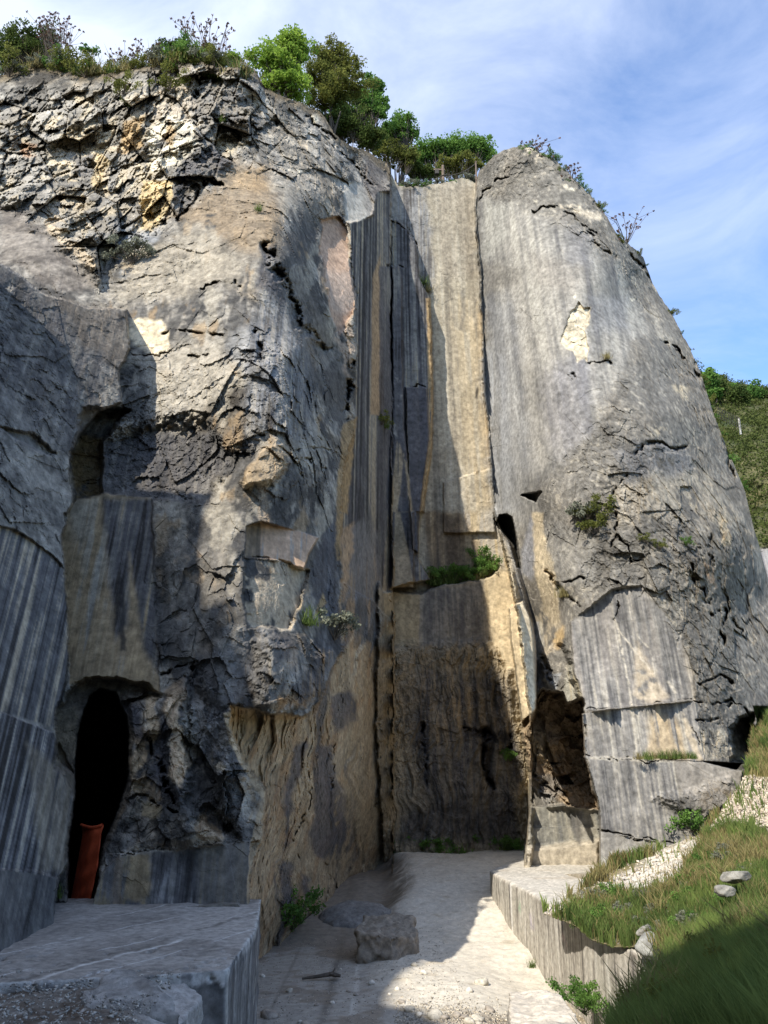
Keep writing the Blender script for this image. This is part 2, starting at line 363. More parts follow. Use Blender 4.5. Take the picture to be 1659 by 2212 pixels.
# recess under the hanging block
region(q4((690,600),(760,560),(870,860),(780,835),(700,700)), [(1180,1410,28.2),(1250,1500,27.0),(1220,1520,27.2)], fe=6, rough=1)
mRec = region(q4((655,800),(690,770),(765,775),(788,832),(862,812),(870,862),(868,1060),(900,1150),(932,1290),(800,1272),(700,1272),(640,1180),(615,1060),(600,960),(640,900)), [(1150,1530,30.6),(1250,1520,30.6),(1140,1640,29.4),(1260,1640,31),(1150,1740,29),(1290,1740,30),(1200,1640,30.8)], fe=4, warp=.5, rough=1)
region(q4((632,1272),(760,1270),(932,1285),(936,1560),(600,1560)), [(1145,1745,28.5),(1295,1745,28.5),(1145,1800,28.5)], fe=2, warp=.15, rough=.2)
region(q4((620,1362),(936,1362),(936,1560),(600,1560)), off=-.5, fe=2, warp=.15)
region(q4((600,1455),(760,1440),(936,1410),(936,1600),(560,1600)), off=-.5, fe=9, warp=.3)
# sawn faces and courses of the right-hand block
flat(q4((803,480),(900,402),(985,332),(1110,318),(1185,400),(1290,560),(1338,700),(1345,812),(872,862),(862,800),(812,650)), [(1240,1370),(1385,1285),(1490,1460),(1268,1530)], [.0,.2,.25,.25], fe=2.5, warp=.35, rough=.06)
region(q4((855,872),(1060,842),(1345,818),(1385,1075),(1250,1075),(868,1057)), [(1257,1545,24.9),(1500,1515,25.3),(1265,1635,24.7),(1515,1640,25.0)], fe=1.5, warp=.08, rough=.06)
region(q4((862,1055),(1250,1075),(1400,1082),(1550,1120),(1535,1230),(1385,1320),(1382,1400),(1290,1442),(935,1378),(930,1280),(900,1150)), [(1260,1636,24.3),(1500,1650,24.5),(1298,1790,24.1),(1500,1800,24.2)], fe=1.5, warp=.1, rough=.08)
region(q4((932,1380),(1290,1442),(1400,1500),(1300,1700),(936,1700)), [(1298,1798,23.9),(1470,1825,23.9),(1298,1860,23.8)], fe=1.5, warp=.08, rough=.08)
region(q4((1380,1079),(1550,1086),(1520,1116),(1440,1096)), off=2.2, fe=1.5, warp=.1)
region(q4((1505,930),(1560,880),(1600,870),(1590,1080),(1505,1075)), off=2.5, fe=6)
region(q4((1180,1240),(1500,1150),(1540,1250),(1390,1330)), off=-.2, fe=12, rough=.9)
# dark niche beside the shoulder
region(q4((485,42),(500,15),(530,8),(552,22),(562,60),(592,245),(575,240),(540,130),(505,95)), off=3.5, fe=1.6, warp=.15)
region(q2((600,2140),(680,2125),(655,2170)), off=1.5, fe=3, warp=.3)
# steps and pilasters of the tall recess
region(q2((32,940),(60,950),(110,1000),(140,1060),(150,1200),(196,1290),(212,1650),(205,1960),(180,2140),(170,2212))+q4((150,0),(150,200),(200,290),(34,330),(34,0)), off=-1.1, fe=2, warp=.25)
region(q2((34,1150),(60,1152),(76,1200),(80,1700),(100,2000),(116,2212))+q4((125,0),(130,180),(130,330),(40,330)), off=-.8, fe=2, warp=.2)
region(q2((92,1672),(186,1676),(194,1900),(155,2212))+q4((140,0),(150,180),(125,160),(112,0)), off=-.5, fe=1.5, warp=.15)
region(q4((-30,300),(0,350),(155,352),(285,305),(430,292),(505,240),(560,262),(600,500),(640,900),(640,1600),(0,1600),(-30,1000)), off=-.9, fe=3, warp=.5)
mBackLow = region(q4((0,575),(155,580),(300,560),(440,570),(540,700),(590,900),(620,1100),(600,1500),(0,1500)), off=-.3, fe=14, warp=1.3, rough=.75)
region(q4((540,415),(600,385),(640,480),(662,640),(655,850),(598,905),(570,700),(552,560)), off=-1.6, fe=1.5, warp=.15, rough=.05)
region(q2((258,2085),(465,2022),(480,2300),(258,2300)), off=-.25, fe=1.5, warp=.2)
# the dark near wall on the left
lw = q1((-900,1000),(0,1140),(200,1270),(380,1330),(545,1335),(558,1500),(515,1600),(525,1740),(430,1775),(350,1860),(305,1950),(295,2050),(315,2180),(285,2212)) + q3((272,0),(290,120),(300,260),(300,600),(282,740),(245,840),(238,900),(245,1060),(322,1150),(326,1240),(300,1500),(250,1600),(236,1700),(234,2212),(-900,2400))
mL = region(lw, [(0,2040,11.6),(118,1990,13.8),(-400,2200,7.6),(0,1540,12.2),(140,1480,14.5),(150,1700,14.6),(0,1000,14.0),(150,1000,16.2),(0,600,15.8),(270,680,18.4),(260,860,17.6),(-400,1540,8),(-400,700,11.5),(100,1300,14.3)], fe=2, warp=.35, rough=.62)
mLcut = region(q3((-900,0),(0,60),(60,70),(180,150),(240,200),(275,240),(300,300),(300,600),(282,740),(245,840),(238,960),(325,1150),(326,1240),(300,1500),(236,1640),(234,2212),(-900,2400)), off=.18, fe=2, warp=.35, rough=.06)
region(q3((-900,770),(0,862),(232,955),(240,1060),(322,1150),(326,1240),(300,1500),(236,1640),(234,2212),(-900,2400)), off=-.3, fe=1.5, warp=.12)
region(q3((-900,1500),(0,1542),(150,1548),(250,1585),(234,1700),(234,2212),(-900,2400)), off=-.4, fe=2.5, warp=.2)
region(q1((0,1850),(150,1870),(240,1960),(180,1960),(80,1900)), off=.25, fe=4, warp=.5)
region(q1((360,1770),(560,1770),(440,1900),(430,2170),(320,2190),(302,1950)), off=.9, fe=5, warp=.6)
region(q1((440,1880),(900,1800),(1000,2000),(900,2160),(700,2150),(560,2120),(430,2150)), off=.35, fe=12, warp=1.3)
# sawn panel above the cave and the cave itself
mPan = flat([(147,1098),(165,1080),(225,1066),(325,1074)] + q3((655,-20),(668,300),(680,600),(690,780),(640,775),(560,742),(500,722),(400,722),(300,752),(290,400),(272,100)), [(155,1110),(325,1090),(155,1460),(340,1480)], .1, fe=2.5, warp=.4, rough=.06)
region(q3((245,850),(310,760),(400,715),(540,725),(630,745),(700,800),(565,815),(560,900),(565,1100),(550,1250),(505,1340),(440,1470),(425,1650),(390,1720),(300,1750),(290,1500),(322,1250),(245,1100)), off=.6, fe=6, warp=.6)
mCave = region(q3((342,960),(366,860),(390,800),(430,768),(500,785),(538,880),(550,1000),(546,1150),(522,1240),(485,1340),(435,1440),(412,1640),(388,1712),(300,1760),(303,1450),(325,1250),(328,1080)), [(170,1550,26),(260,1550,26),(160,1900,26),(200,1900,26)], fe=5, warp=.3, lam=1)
region(q3((720,780),(820,700),(800,820),(790,950),(830,1150),(780,1260),(730,1150),(700,950)), off=-.35, fe=12, warp=.8)
region(q3((830,700),(960,900),(940,1150),(1010,1400),(860,1350),(800,1150)), off=.4, fe=22, warp=1)
region(q3((385,1740),(400,1680),(440,1560),(520,1478),(660,1465),(820,1455),(960,1440),(1082,1420),(1066,1740)), [(200,1960,14.9),(260,1850,15.05),(540,1820,15.15),(540,1965,15.0)], fe=2, warp=.25, rough=.1)
region(q3((360,1750),(600,1712),(1030,1690),(1070,1760),(1070,2212),(200,2212)), off=-.35, fe=1.5, warp=.15, rough=.1)
# sawn niche of pinkish stone and the rough pocket under it
region(q3((1064,60),(1130,40),(1240,70),(1375,110),(1330,190),(1312,252),(1195,205),(1060,195)), [(535,1140,17.3),(680,1150,18.7),(660,1230,18.2),(540,1200,17.2)], fe=1.5, warp=.15, rough=.05)
region(q3((1064,195),(1200,210),(1330,255),(1300,400),(1240,510),(1070,500),(1045,350)), off=.35, fe=4, warp=.6)
region(q1((1050,2040),(1110,1960),(1200,1900),(1250,2000),(1180,2090),(1060,2110)), off=-.5, fe=9, warp=.7)
# overhang belly
region(q3((1160,560),(1300,540),(1400,620),(1390,760),(1310,860),(1180,860),(1100,840),(1120,700)), off=-.5, fe=22, warp=1)
region(q2((805,1345),(830,1330),(845,1300),(860,1335),(888,1328),(884,1400),(868,1430),(884,1500),(878,1565),(862,1545),(835,1570),(815,1520),(785,1500),(762,1478),(785,1400)), off=.16, fe=1.5, warp=.35, rough=.5)
# smooth knob at the head of the recess, pink panels
region(q1((1480,790),(1560,790),(1610,880),(1600,950),(1550,960),(1520,1100),(1500,1000)), fe=4, warp=.4, rough=.15)
region(q1((1385,950),(1470,930),(1500,1000),(1530,1250),(1530,1370),(1460,1450),(1420,1350),(1410,1180),(1390,1090)), off=.25, fe=3, warp=.8, rough=.25)
mRub = mask(q1((-900,400),(0,400),(400,370),(700,300),(850,262),(1060,282),(1130,420),(1190,560),(1020,700),(930,790),(780,950),(600,1000),(500,1180),(430,1230),(200,1000),(100,900),(0,880),(-900,900)), 26, 1.5)
B = mRub
mTop = mask(q1((850,280),(1060,280),(1500,620),(1600,760),(1480,800),(1150,800),(1020,700)), 25, 1.5)
B = np.maximum(B, mTop*.35)
mSlopeSmooth = region(q1((-900,500),(0,900),(190,1010),(430,1235),(380,1330),(200,1265),(-900,900)), fe=14, warp=1.2, rough=.4)

# grooves and open cracks: (line, half width, depth)
ck = fbm((U_/24, V_/24, zz+7), 1, 3, 35)
for ln, w, dp in [
    (q1((780,950),(860,840),(905,790),(960,790)), 7, .9), (q1((850,290),(860,420),(830,560)), 5, .5), (q1((1160,1060),(1230,1230),(1300,1400),(1400,1500)), 16, .8),
    (q1((1330,500),(1440,600),(1600,800)), 5, .6), (q1((1110,1430),(1130,1560)), 10, .5), (q1((560,1520),(640,1530),(740,1520)), 3, .25),
    (q1((840,1250),(1000,1210),(1030,1230)), 5, .35), (q1((700,1440),(830,1430),(960,1450)), 6, .4), (q1((820,1540),(900,1530)), 5, .3), (q1((1080,1850),(1250,1950),(1420,1940)), 5, .3),
    (q1((1270,1980),(1340,1990),(1400,2020)), 4, .35), (q1((1530,1560),(1500,1800)), 9, .8),
    (q3((1410,1510),(1450,1620),(1530,1690)), 2.6, .5), (q3((1650,900),(1640,1100),(1620,1300)), 4, .3), (q3((1330,1100),(1350,1230),(1280,1400),(1290,1500)), 4, .4), (q3((1440,1000),(1430,1250)), 4, .3),
    (q3((560,1240),(640,1235),(760,1290)), 3.5, .5), (q3((640,980),(690,1100),(760,1250)), 6, .5), (q3((700,700),(860,640),(800,720)), 4, .3), (q3((520,1480),(800,1455),(1080,1425)), 1.2, .12),
    (q3((975,832),(1180,865)), 3, .5), (q3((1700,300),(1690,800),(1700,1200)), 3, .25),
    (q2((640,910),(760,905),(860,970),(910,1000)), 3.2, .5), (q2((880,1000),(920,1060),(1000,1110)), 4.5, .6), (q2((990,950),(1100,1150),(1160,1220)), 4, .5), (q2((1205,1490),(1290,1535)), 3, .7),
    (q2((880,1570),(985,1565)), 2.2, .45), (q2((805,1620),(815,1632)), 6, .7), (q2((1080,1960),(1150,1910),(1260,1930),(1310,1920)), 6, .5), (q2((412,860),(430,830),(480,790),(545,770)), 4, .5),
    (q2((1040,2040),(1000,2120),(960,2200)), 4, .5), (q2((1340,1560),(1440,1800),(1520,2050)), 5, .5), (q2((95,1672),(186,1676)), 1.6, .5), (q2((32,950),(110,1000),(145,1060)), 3.5, .5), (q2((20,1150),(70,1155)), 2.5, .5),
    (q4((1000,0),(1010,80),(980,150)), 4, .7), (q4((1010,80),(1080,220),(1140,180)), 3.5, .7), (q4((1330,240),(1360,330),(1400,400)), 5, .7), (q4((1410,440),(1480,420),(1470,560)), 6, .9), (q4((1360,730),(1440,700),(1500,760)), 4, .6),
    (q4((1345,820),(1500,815),(1540,830)), 2.4, .6), (q4((1360,900),(1460,880),(1500,830)), 5, .5), (q4((870,862),(1060,838),(1345,816)), 1.3, .25), (q4((862,1054),(1250,1074),(1380,1080)), 1.6, .25), (q4((935,1378),(1290,1442)), 2.2, .3),
    (q4((700,260),(760,330),(850,400)), 7, .7), (q4((750,300),(860,290)), 4, .5), (q4((690,600),(700,640),(740,740)), 6, .9), (q4((1340,940),(1370,1000),(1385,1075)), 2, .15), (q4((1555,850),(1590,880)), 4, 1),
    (q4((440,940),(430,1050),(455,1190)), 7, .9), (q4((170,910),(180,960)), 7, .8), (q4((350,930),(480,960)), 5, .5), (q4((535,960),(540,1030)), 6, .8), (q4((175,1000),(180,1210)), 4, .3),
    (q4((1400,100),(1450,300),(1540,520)), 4, .5), (q4((1000,340),(1010,420),(1005,470)), 3, .3), (q4((640,980),(700,1080),(760,1090)), 4, .5), (q4((640,1120),(720,1190),(800,1240)), 6, .6)]:
    D += dp*lmask(ln, w*.6, 1.0)*sstep(-.35, .25, ck)

# ---- relief
X0, Y0, Z0 = P3(U_, V_, D)
PP = (X0.astype(np.float32), Y0.astype(np.float32), Z0.astype(np.float32))
big = fbm(PP, .16, 3, 40)
med = fbm(PP, (.55, .55, .4), 4, 50, ridged=True)
fine = fbm(PP, (2.6, 2.6, 2.2), 4, 60, gain=.6, ridged=True)
f1, e1, r1 = facets(PP, 1.4, 70, .6, .8)
Pb = (PP[0]+.3*PP[2], PP[1]*.15, PP[2]*.55-.3*PP[0])
g1, d1_, q1_ = facets(Pb, 1.35, 170, .75, .9)
Pb2 = (Pb[0]-.3*Pb[2]+.3*q1_, Pb[1], Pb[2])
g2, d2_, q2_ = facets(Pb2, .5, 171, .85, .8)
g3, d3_, q3_ = facets(Pb2, .2, 172, .9, .7)
Pw = (PP[0]+.2*med, PP[1], PP[2]+.1*fine)
f2, e2, r2 = facets(Pw, .62, 71, .8, .7)
f3, e3, r3 = facets(Pw, .24, 72, 1.0, .5)
Rs = np.clip(R, 0, 1)
R_ = Rs*(1-.65*sstep(-.15, .35, fbm(PP, .22, 3, 44))*(1-B))
f4, e4, r4 = facets(Pw, .11, 73, 1.1, .5)
Rc = R_*(.6+.6*sstep(-.1, .3, fbm(PP, .5, 3, 46)))
D2 = D + (1-.7*B)*(big*.45*R_ + (-med*.14 - fine*.07)*R_) + f2*.17*Rc + f3*.20*Rc + f4*.30*Rc + f1*.08*R_ + B*(g1*.58 + g2*.75 + g3*.7 + sstep(.06,.0,d1_)*.25)
mX = mRec*1.4 + .6*mask(q3((560,780),(980,860),(1060,1100),(1000,1400),(520,1460),(560,1200)), 14, 1) + .2*mask(q4((990,60),(1300,-200),(1600,100),(1640,500),(1500,820),(1360,800),(1200,380),(1000,320)), 24, 1) \
   + .25*mask(q1((1050,1350),(1400,1500),(1460,1850),(1380,2100),(1000,2000),(900,1700)), 24, 1) + .6*mask(q3((1100,520),(1400,560),(1380,820),(1150,840)), 14, 1) + .5*mask(q3((650,300),(1050,150),(1060,520),(950,820),(700,720)), 24, 1)
D2 += mX*(f1*.30 + f2*.42 + f3*.25 - med*.22)
# sawn faces: faint flutes and waves
th = (U_-829)/(V_+1850)*3000
D2 += (1-R_)*(.018*fbm((th/14, V_/600, zz), 1, 3, 80) + .05*fbm(PP, .5, 3, 81))
# brown curtains: vertical ribs
mFlow = np.maximum(mBrown, mBackLow*.7)*(V_ > 1200)
thf = th + 28*fbm((U_/130, V_/170, zz), 1, 3, 83)
ribs = fbm((thf/26, V_/260, zz), 1, 4, 84, ridged=True)
D2 += -mFlow*ribs*.55
XX, YY, ZZ = P3(U_, V_, D2)

# ---- colour of the stone, with some shade painted in
def col(c): return np.array(G[c] if isinstance(c, str) else c, np.float32)
cn = fbm(PP, .45, 5, 90); cn2 = fbm(PP, 1.6, 4, 91); cn3 = fbm(PP, 5.5, 3, 92)
stk = fbm((th/16, V_/240, zz), 1, 4, 93); stk2 = fbm((th/5, V_/160, zz+3), 1, 3, 94); stk3 = fbm((th/42, V_/420, zz+9), 1, 3, 95)
lk1 = fbm((th/15, V_/1500, zz+1), 1, 3, 193); lk2 = fbm((th/5, V_/700, zz+3), 1, 3, 194)
A = np.empty(U_.shape+(3,), np.float32)
t0 = np.clip(.44+1.0*cn+.75*cn2+.6*cn3+.3*(r3-.5)+.3*(r2-.5), 0, 1)[..., None]
A[:] = lerp(col('dgray')*.62, col('lgray')*1.05, t0)
wm = sstep(.0, .6, fbm(PP, .35, 4, 96))[..., None]
A[:] = lerp(A, A*np.array([1.12, 1.0, .84]), wm)
def paint(poly, c, a=1.0, fe=4, warp=1.0, brk=None, nz=None):
    """lay a stain, bare patch or painted shade of its own outline; brk breaks it up with noise"""
    m = mask(poly, fe, warp)
    if brk is not None: m = m*sstep(brk-.12, brk+.12, (nz if nz is not None else cn2*.6+cn*.5+cn3*.3))
    m = (m*a)[..., None]
    A[:] = lerp(A, col(c)*(1+.34*cn3[..., None]+.28*cn2[..., None]), m)
def streaks(poly, cols, a=.9, fe=4, warp=.5, s1=.55, s2=.35, s3=.5, bias=0.0, long=False):
    """rain streaks running down a sawn face; cols dark to pale"""
    m = mask(poly, fe, warp)[..., None]*a
    s = np.clip(.5+bias+s1*(lk1+.25*stk if long else stk)+s2*(lk2 if long else stk2)+s3*stk3+.1*cn2, 0, .999)*(len(cols)-1)
    i = s.astype(int); f = sstep(.15, .85, s-i)[..., None]
    P_ = np.array([col(c) for c in cols])
    c = lerp(P_[i], P_[np.minimum(i+1, len(cols)-1)], f)*(1+.22*cn3[..., None]+.16*cn2[..., None])
    A[:] = lerp(A, c, m)
ALL = [(-500,0),(1800,0),(1800,2300),(-500,2300)]

# --- upper left: broken rock under the plateau
A[:] = lerp(A, (.21+.30*q1_[..., None]+.12*(q2_[..., None]-.5))*np.array([1.05, 1.0, .9])*(1+.3*cn3+.25*cn2)[..., None], (B*.85)[..., None])
A[:] = lerp(A, A*(.7+.6*r2[..., None]), (np.clip(R_+B, 0, 1)*.7)[..., None])
paint(ALL, 'cream', .8, brk=.60, nz=B*1.0*(q1_*.45+q2_*.5)+B*cn*.5-.25*(1-B))
paint(q1((200,480),(420,560),(500,500),(440,700),(330,840),(240,760),(250,620)), 'cream', .85, 8, 1.4, brk=-.05)
paint(q1((560,400),(700,300),(830,262),(870,420),(800,540),(640,560)), (.60,.53,.43), .8, 6, 1.2, brk=-.1)
paint(q1((540,520),(620,500),(610,640),(560,680),(530,640)), 'ochre', .8, 5, 1.0, brk=-.2)
paint(q1((640,600),(720,490),(820,540),(850,620),(760,720),(640,740)), 'white', .9, 5, .8, brk=-.3)
paint(q1((720,520),(760,560),(740,640),(700,600)), 'ochre', .8, 5, .9)
paint(q1((1000,520),(1060,510),(1070,590),(1020,610)), 'ochre', .75, 5, .9, brk=-.1)
paint(q1((90,610),(160,620),(160,680),(110,680)), 'rust', .7, 5, .9, brk=-.1)
paint(q1((610,790),(745,770),(750,850),(720,930),(660,990),(605,985)), (.70,.56,.32), .95, 3, .7)
paint(q1((430,660),(480,700),(440,800),(390,830),(420,740)), (.62,.50,.30), .85, 3, .9)
paint(q1((200,890),(300,950),(350,1050),(430,1160),(400,1180),(300,1090),(190,1000)), (.62,.52,.38), .85, 4, .9, brk=-.2)
paint(q1((500,960),(680,990),(640,1130),(520,1190),(480,1100)), (.27,.30,.34), .7, 10, 1.3)
paint(q1((490,1050),(620,1060),(600,1190),(500,1200)), 'cream', .7, 8, 1.4, brk=-.05)
paint(q1((320,680),(410,670),(400,780),(340,770)), (.27,.26,.25), .95, 2, .6)
paint(q1((380,990),(490,1010),(480,1070),(350,1060)), (.28,.28,.27), .85, 3, .6)
paint(q1((760,700),(930,600),(1000,720),(905,800),(800,930),(760,840)), 'slate', .75, 10, 1.2, brk=-.2)
paint(q1((820,420),(900,330),(1120,450),(1180,560),(1000,620),(870,560)), (.16,.155,.15), .75, 12, 1.3)
paint(q1((0,440),(100,470),(90,640),(0,640)), 'gray', .7, 5, 1)
lm_ = q1((400,1200),(1000,700),(1500,900),(1540,1700),(1460,2212),(1330,2600),(1100,3700),(400,3700),(280,2400),(280,2100),(540,1500))
dk = fbm((th/60+.2*wn1, V_/150, zz+2), 1, 4, 101)
paint(lm_, (.085,.085,.085), .85, 20, 1.2, brk=.12, nz=dk+.25*cn2)
paint(lm_, (.40,.375,.32), .7, 20, 1.2, brk=.16, nz=-dk+.3*cn2)
paint(lm_, (.34,.25,.15), .65, 20, 1.2, brk=.34, nz=fbm((th/50+9, V_/110, zz), 1, 4, 102)+.3*cn2)
# brown slope and the pale bulging face
paint(q1((1000,700),(1160,720),(1220,900),(1200,1060),(1060,1110),(820,960),(760,940),(940,820)), (.285,.225,.155), .85, 18, 1.3, brk=-.35)
paint(q1((1020,740),(1150,730),(1160,820),(1010,830)), (.40,.29,.17), .55, 10, 1.2, brk=-.1)
paint(q1((650,1050),(820,980),(1080,1130),(1000,1210),(700,1290),(450,1280),(560,1180)), (.41,.375,.31), .75, 22, 1.3)
paint(q1((560,1380),(690,1370),(730,1440),(740,1525),(660,1530),(555,1460)), (.78,.69,.52), .95, 4, .8)
paint(q1((600,1540),(960,1460),(1000,1640),(940,1760),(720,1790),(640,1700)), (.47,.44,.38), .8, 22, 1.4)
paint(q1((980,1480),(1100,1380),(1200,1480),(1190,1700),(1100,1800),(1040,1600)), (.34,.35,.36), .7, 14, 1.2, brk=-.3)
streaks(q1((1130,1060),(1220,1120),(1330,1400),(1350,1700),(1320,1900),(1080,1880),(1060,1600),(1120,1300)), ['slate','dgray','blueg','lgray',(.44,.42,.39)], .75, 18, 1.2, bias=.05)
paint(q1((1120,1070),(1180,1060),(1220,1300),(1120,1250)), 'slate', .8, 12, 1.0)  # shade on the right-facing side of the ridge, painted into the colour
paint(q1((1080,1380),(1200,1420),(1180,1700),(1060,1600)), (.13,.14,.17), .55, 22, 1.3, brk=0)
paint(q1((1230,1150),(1380,1300),(1440,1500),(1520,1650),(1480,1850),(1400,1600),(1260,1430),(1210,1250)), (.12,.115,.11), .7, 10, 1.0, brk=-.3)  # face turned away from the sun, its shade painted in as dark colour
paint(q1((1200,700),(1400,760),(1480,930),(1400,1000),(1240,900)), (.27,.25,.22), .6, 20, 1.3)
# pink panels and the pale knob
paint(q1((1385,950),(1470,930),(1500,1000),(1500,1120),(1530,1250),(1530,1370),(1460,1450),(1420,1350),(1410,1180),(1390,1090)), (.47,.335,.25), .95, 3, .9)
paint(q1((1410,1180),(1500,1160),(1530,1300),(1500,1370),(1430,1330)), (.50,.40,.33), .7, 8, 1.2)
paint(q1((1440,1430),(1520,1380),(1535,1660),(1490,1600)), (.42,.33,.26), .7, 5, 1.2, brk=-.1)
paint(q1((1480,790),(1560,790),(1612,880),(1600,950),(1550,960),(1520,1110),(1495,1000)), (.44,.425,.39), .9, 4, .5)
paint(q1((1345,505),(1380,500),(1385,530),(1360,535)), 'white', .9, 2, .5)
paint(q1((1200,720),(1320,740),(1300,760)), 'white', .6, 4, 1, brk=.05)
paint(q2((-60,640),(20,690),(30,900),(0,1150),(-60,1000),(-100,800)), (.17,.15,.14), .6, 10, 1.2)

rimm = sstep(26, 4, V_-vs[None]-14*cn-8*cn2)*sstep(1090, 1060, U_)
A[:] = lerp(A, np.array([.15,.12,.075])*(1+.5*cn3)[..., None], (rimm*.85)[..., None])
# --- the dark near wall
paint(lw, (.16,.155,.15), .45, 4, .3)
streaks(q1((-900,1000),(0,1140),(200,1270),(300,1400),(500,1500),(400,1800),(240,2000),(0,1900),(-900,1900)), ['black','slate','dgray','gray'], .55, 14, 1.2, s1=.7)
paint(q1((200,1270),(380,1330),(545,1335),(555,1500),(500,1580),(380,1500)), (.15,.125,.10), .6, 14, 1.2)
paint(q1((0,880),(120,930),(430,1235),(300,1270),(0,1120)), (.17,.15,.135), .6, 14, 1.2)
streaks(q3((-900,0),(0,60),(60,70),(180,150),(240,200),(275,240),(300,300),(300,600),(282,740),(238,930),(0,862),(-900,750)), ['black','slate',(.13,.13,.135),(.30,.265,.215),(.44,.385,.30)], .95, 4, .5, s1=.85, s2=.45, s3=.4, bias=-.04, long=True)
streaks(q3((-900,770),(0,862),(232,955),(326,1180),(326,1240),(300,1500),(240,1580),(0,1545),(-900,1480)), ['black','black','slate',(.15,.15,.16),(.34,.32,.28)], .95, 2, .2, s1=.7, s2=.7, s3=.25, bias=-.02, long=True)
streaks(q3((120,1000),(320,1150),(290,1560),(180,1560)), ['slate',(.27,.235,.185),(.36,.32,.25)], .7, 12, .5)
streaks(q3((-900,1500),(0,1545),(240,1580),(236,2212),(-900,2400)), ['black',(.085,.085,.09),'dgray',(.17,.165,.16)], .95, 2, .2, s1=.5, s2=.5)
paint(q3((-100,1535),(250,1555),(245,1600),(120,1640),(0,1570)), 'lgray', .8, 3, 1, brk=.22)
# notch, panel over the cave
paint(q1((300,1950),(360,1860),(450,1900),(430,2170),(320,2190)), (.20,.14,.06), .85, 7, 1, brk=-.2)
paint(q1((440,1900),(900,1850),(980,2000),(900,2180),(560,2140),(430,2150)), (.12,.12,.125), .8, 14, 1.2, brk=-.35)
streaks(q1((440,1900),(900,1850),(980,2000),(900,2180),(560,2140),(430,2150)), ['black','slate','gray'], .5, 14, 1.2)
pan = [(147,1098),(165,1080),(225,1066),(325,1074)] + q3((655,-20),(668,300),(680,600),(690,780),(640,775),(560,742),(500,722),(400,722),(300,752),(290,400),(272,100))
streaks(pan, [(.20,.155,.10),(.30,.235,.15),(.33,.265,.175),(.29,.275,.24)], 1, 3, .4, s1=.5, s2=.25)
streaks(q3((440,-60),(660,-60),(680,300),(690,700),(600,560),(540,500),(500,560),(470,300)), ['black','slate','dgray',(.22,.20,.17),(.33,.26,.16)], .95, 10, .4, s1=.8, s2=.25, s3=.1, bias=-.16)
paint(q3((555,180),(575,300),(620,560),(640,720),(540,720),(550,450)), (.34,.265,.165), .9, 8, .5)
paint(q3((290,-40),(430,-60),(470,200),(520,480),(460,420),(380,300),(300,60)), (.34,.33,.29), .55, 14, .6, brk=-.1, nz=stk)
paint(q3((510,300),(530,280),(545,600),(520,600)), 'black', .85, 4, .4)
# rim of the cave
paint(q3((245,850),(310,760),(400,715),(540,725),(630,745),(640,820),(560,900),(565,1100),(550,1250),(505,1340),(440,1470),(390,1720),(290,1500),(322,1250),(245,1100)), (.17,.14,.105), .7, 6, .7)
paint(q3((330,1100),(290,1560),(300,1720),(420,1700),(450,1300),(550,1200),(550,850),(400,740),(340,900)), (.06,.055,.05), .6, 14, .4)  # inside of the cave painted darker, standing in for its shade
paint(q3((240,860),(330,820),(320,1050),(250,1080)), (.27,.235,.17), .7, 8, 1)
# veined grey rock between the cave and the niche
paint(q3((620,800),(690,810),(680,960),(660,1150),(650,1240),(560,1230),(560,1060),(640,980)), (.42,.33,.22), .9, 5, 1.2, brk=-.3)
paint(q3((720,760),(810,700),(795,800),(780,900),(830,1080),(780,1190),(720,1130),(740,980),(715,900)), (.46,.36,.25), .92, 4, 1, brk=-.5)
paint(q3((600,1240),(700,1260),(690,1310),(610,1300)), (.40,.33,.21), .8, 5, 1, brk=-.2)
paint(q3((830,1040),(880,1060),(960,1090),(970,1130),(860,1120)), (.44,.41,.36), .6, 6, 1.2, brk=-.1)
paint(q3((900,1060),(975,1090),(978,1118),(930,1100)), 'cream', .7, 3, .8, brk=-.1)
paint(q3((690,820),(720,900),(720,1130),(800,1230),(770,1290),(640,1130),(690,980)), 'slate', .85, 8, 1, brk=-.4)
paint(q3((530,820),(620,830),(615,960),(640,1000),(560,960)), 'slate', .8, 8, .8)
paint(q3((760,640),(980,560),(1100,700),(980,900),(960,1050),(830,1000),(790,800)), (.16,.16,.165), .7, 22, 1.3)
paint(q3((700,100),(980,150),(1040,300),(1000,480),(760,640),(700,420)), (.22,.21,.195), .6, 22, 1.3)
paint(q3((780,180),(870,190),(920,280),(860,330),(760,250)), (.40,.32,.23), .6, 9, 1.3, brk=0)
paint(q3((850,200),(950,210),(940,260),(870,240)), 'pink', .6, 6, 1.2, brk=0)
paint(q3((980,500),(1200,520),(1260,700),(1160,860),(960,820)), (.19,.19,.195), .55, 22, 1.3)
paint(q3((1240,560),(1370,600),(1380,700),(1330,760),(1240,640)), (.48,.37,.28), .55, 12, 1.4, brk=0)
paint(q3((1180,520),(1250,540),(1260,640),(1190,660)), 'slate', .7, 7, .8)
paint(q3((1190,800),(1330,790),(1340,850),(1200,860)), (.42,.26,.12), .75, 6, 1.3, brk=-.1)
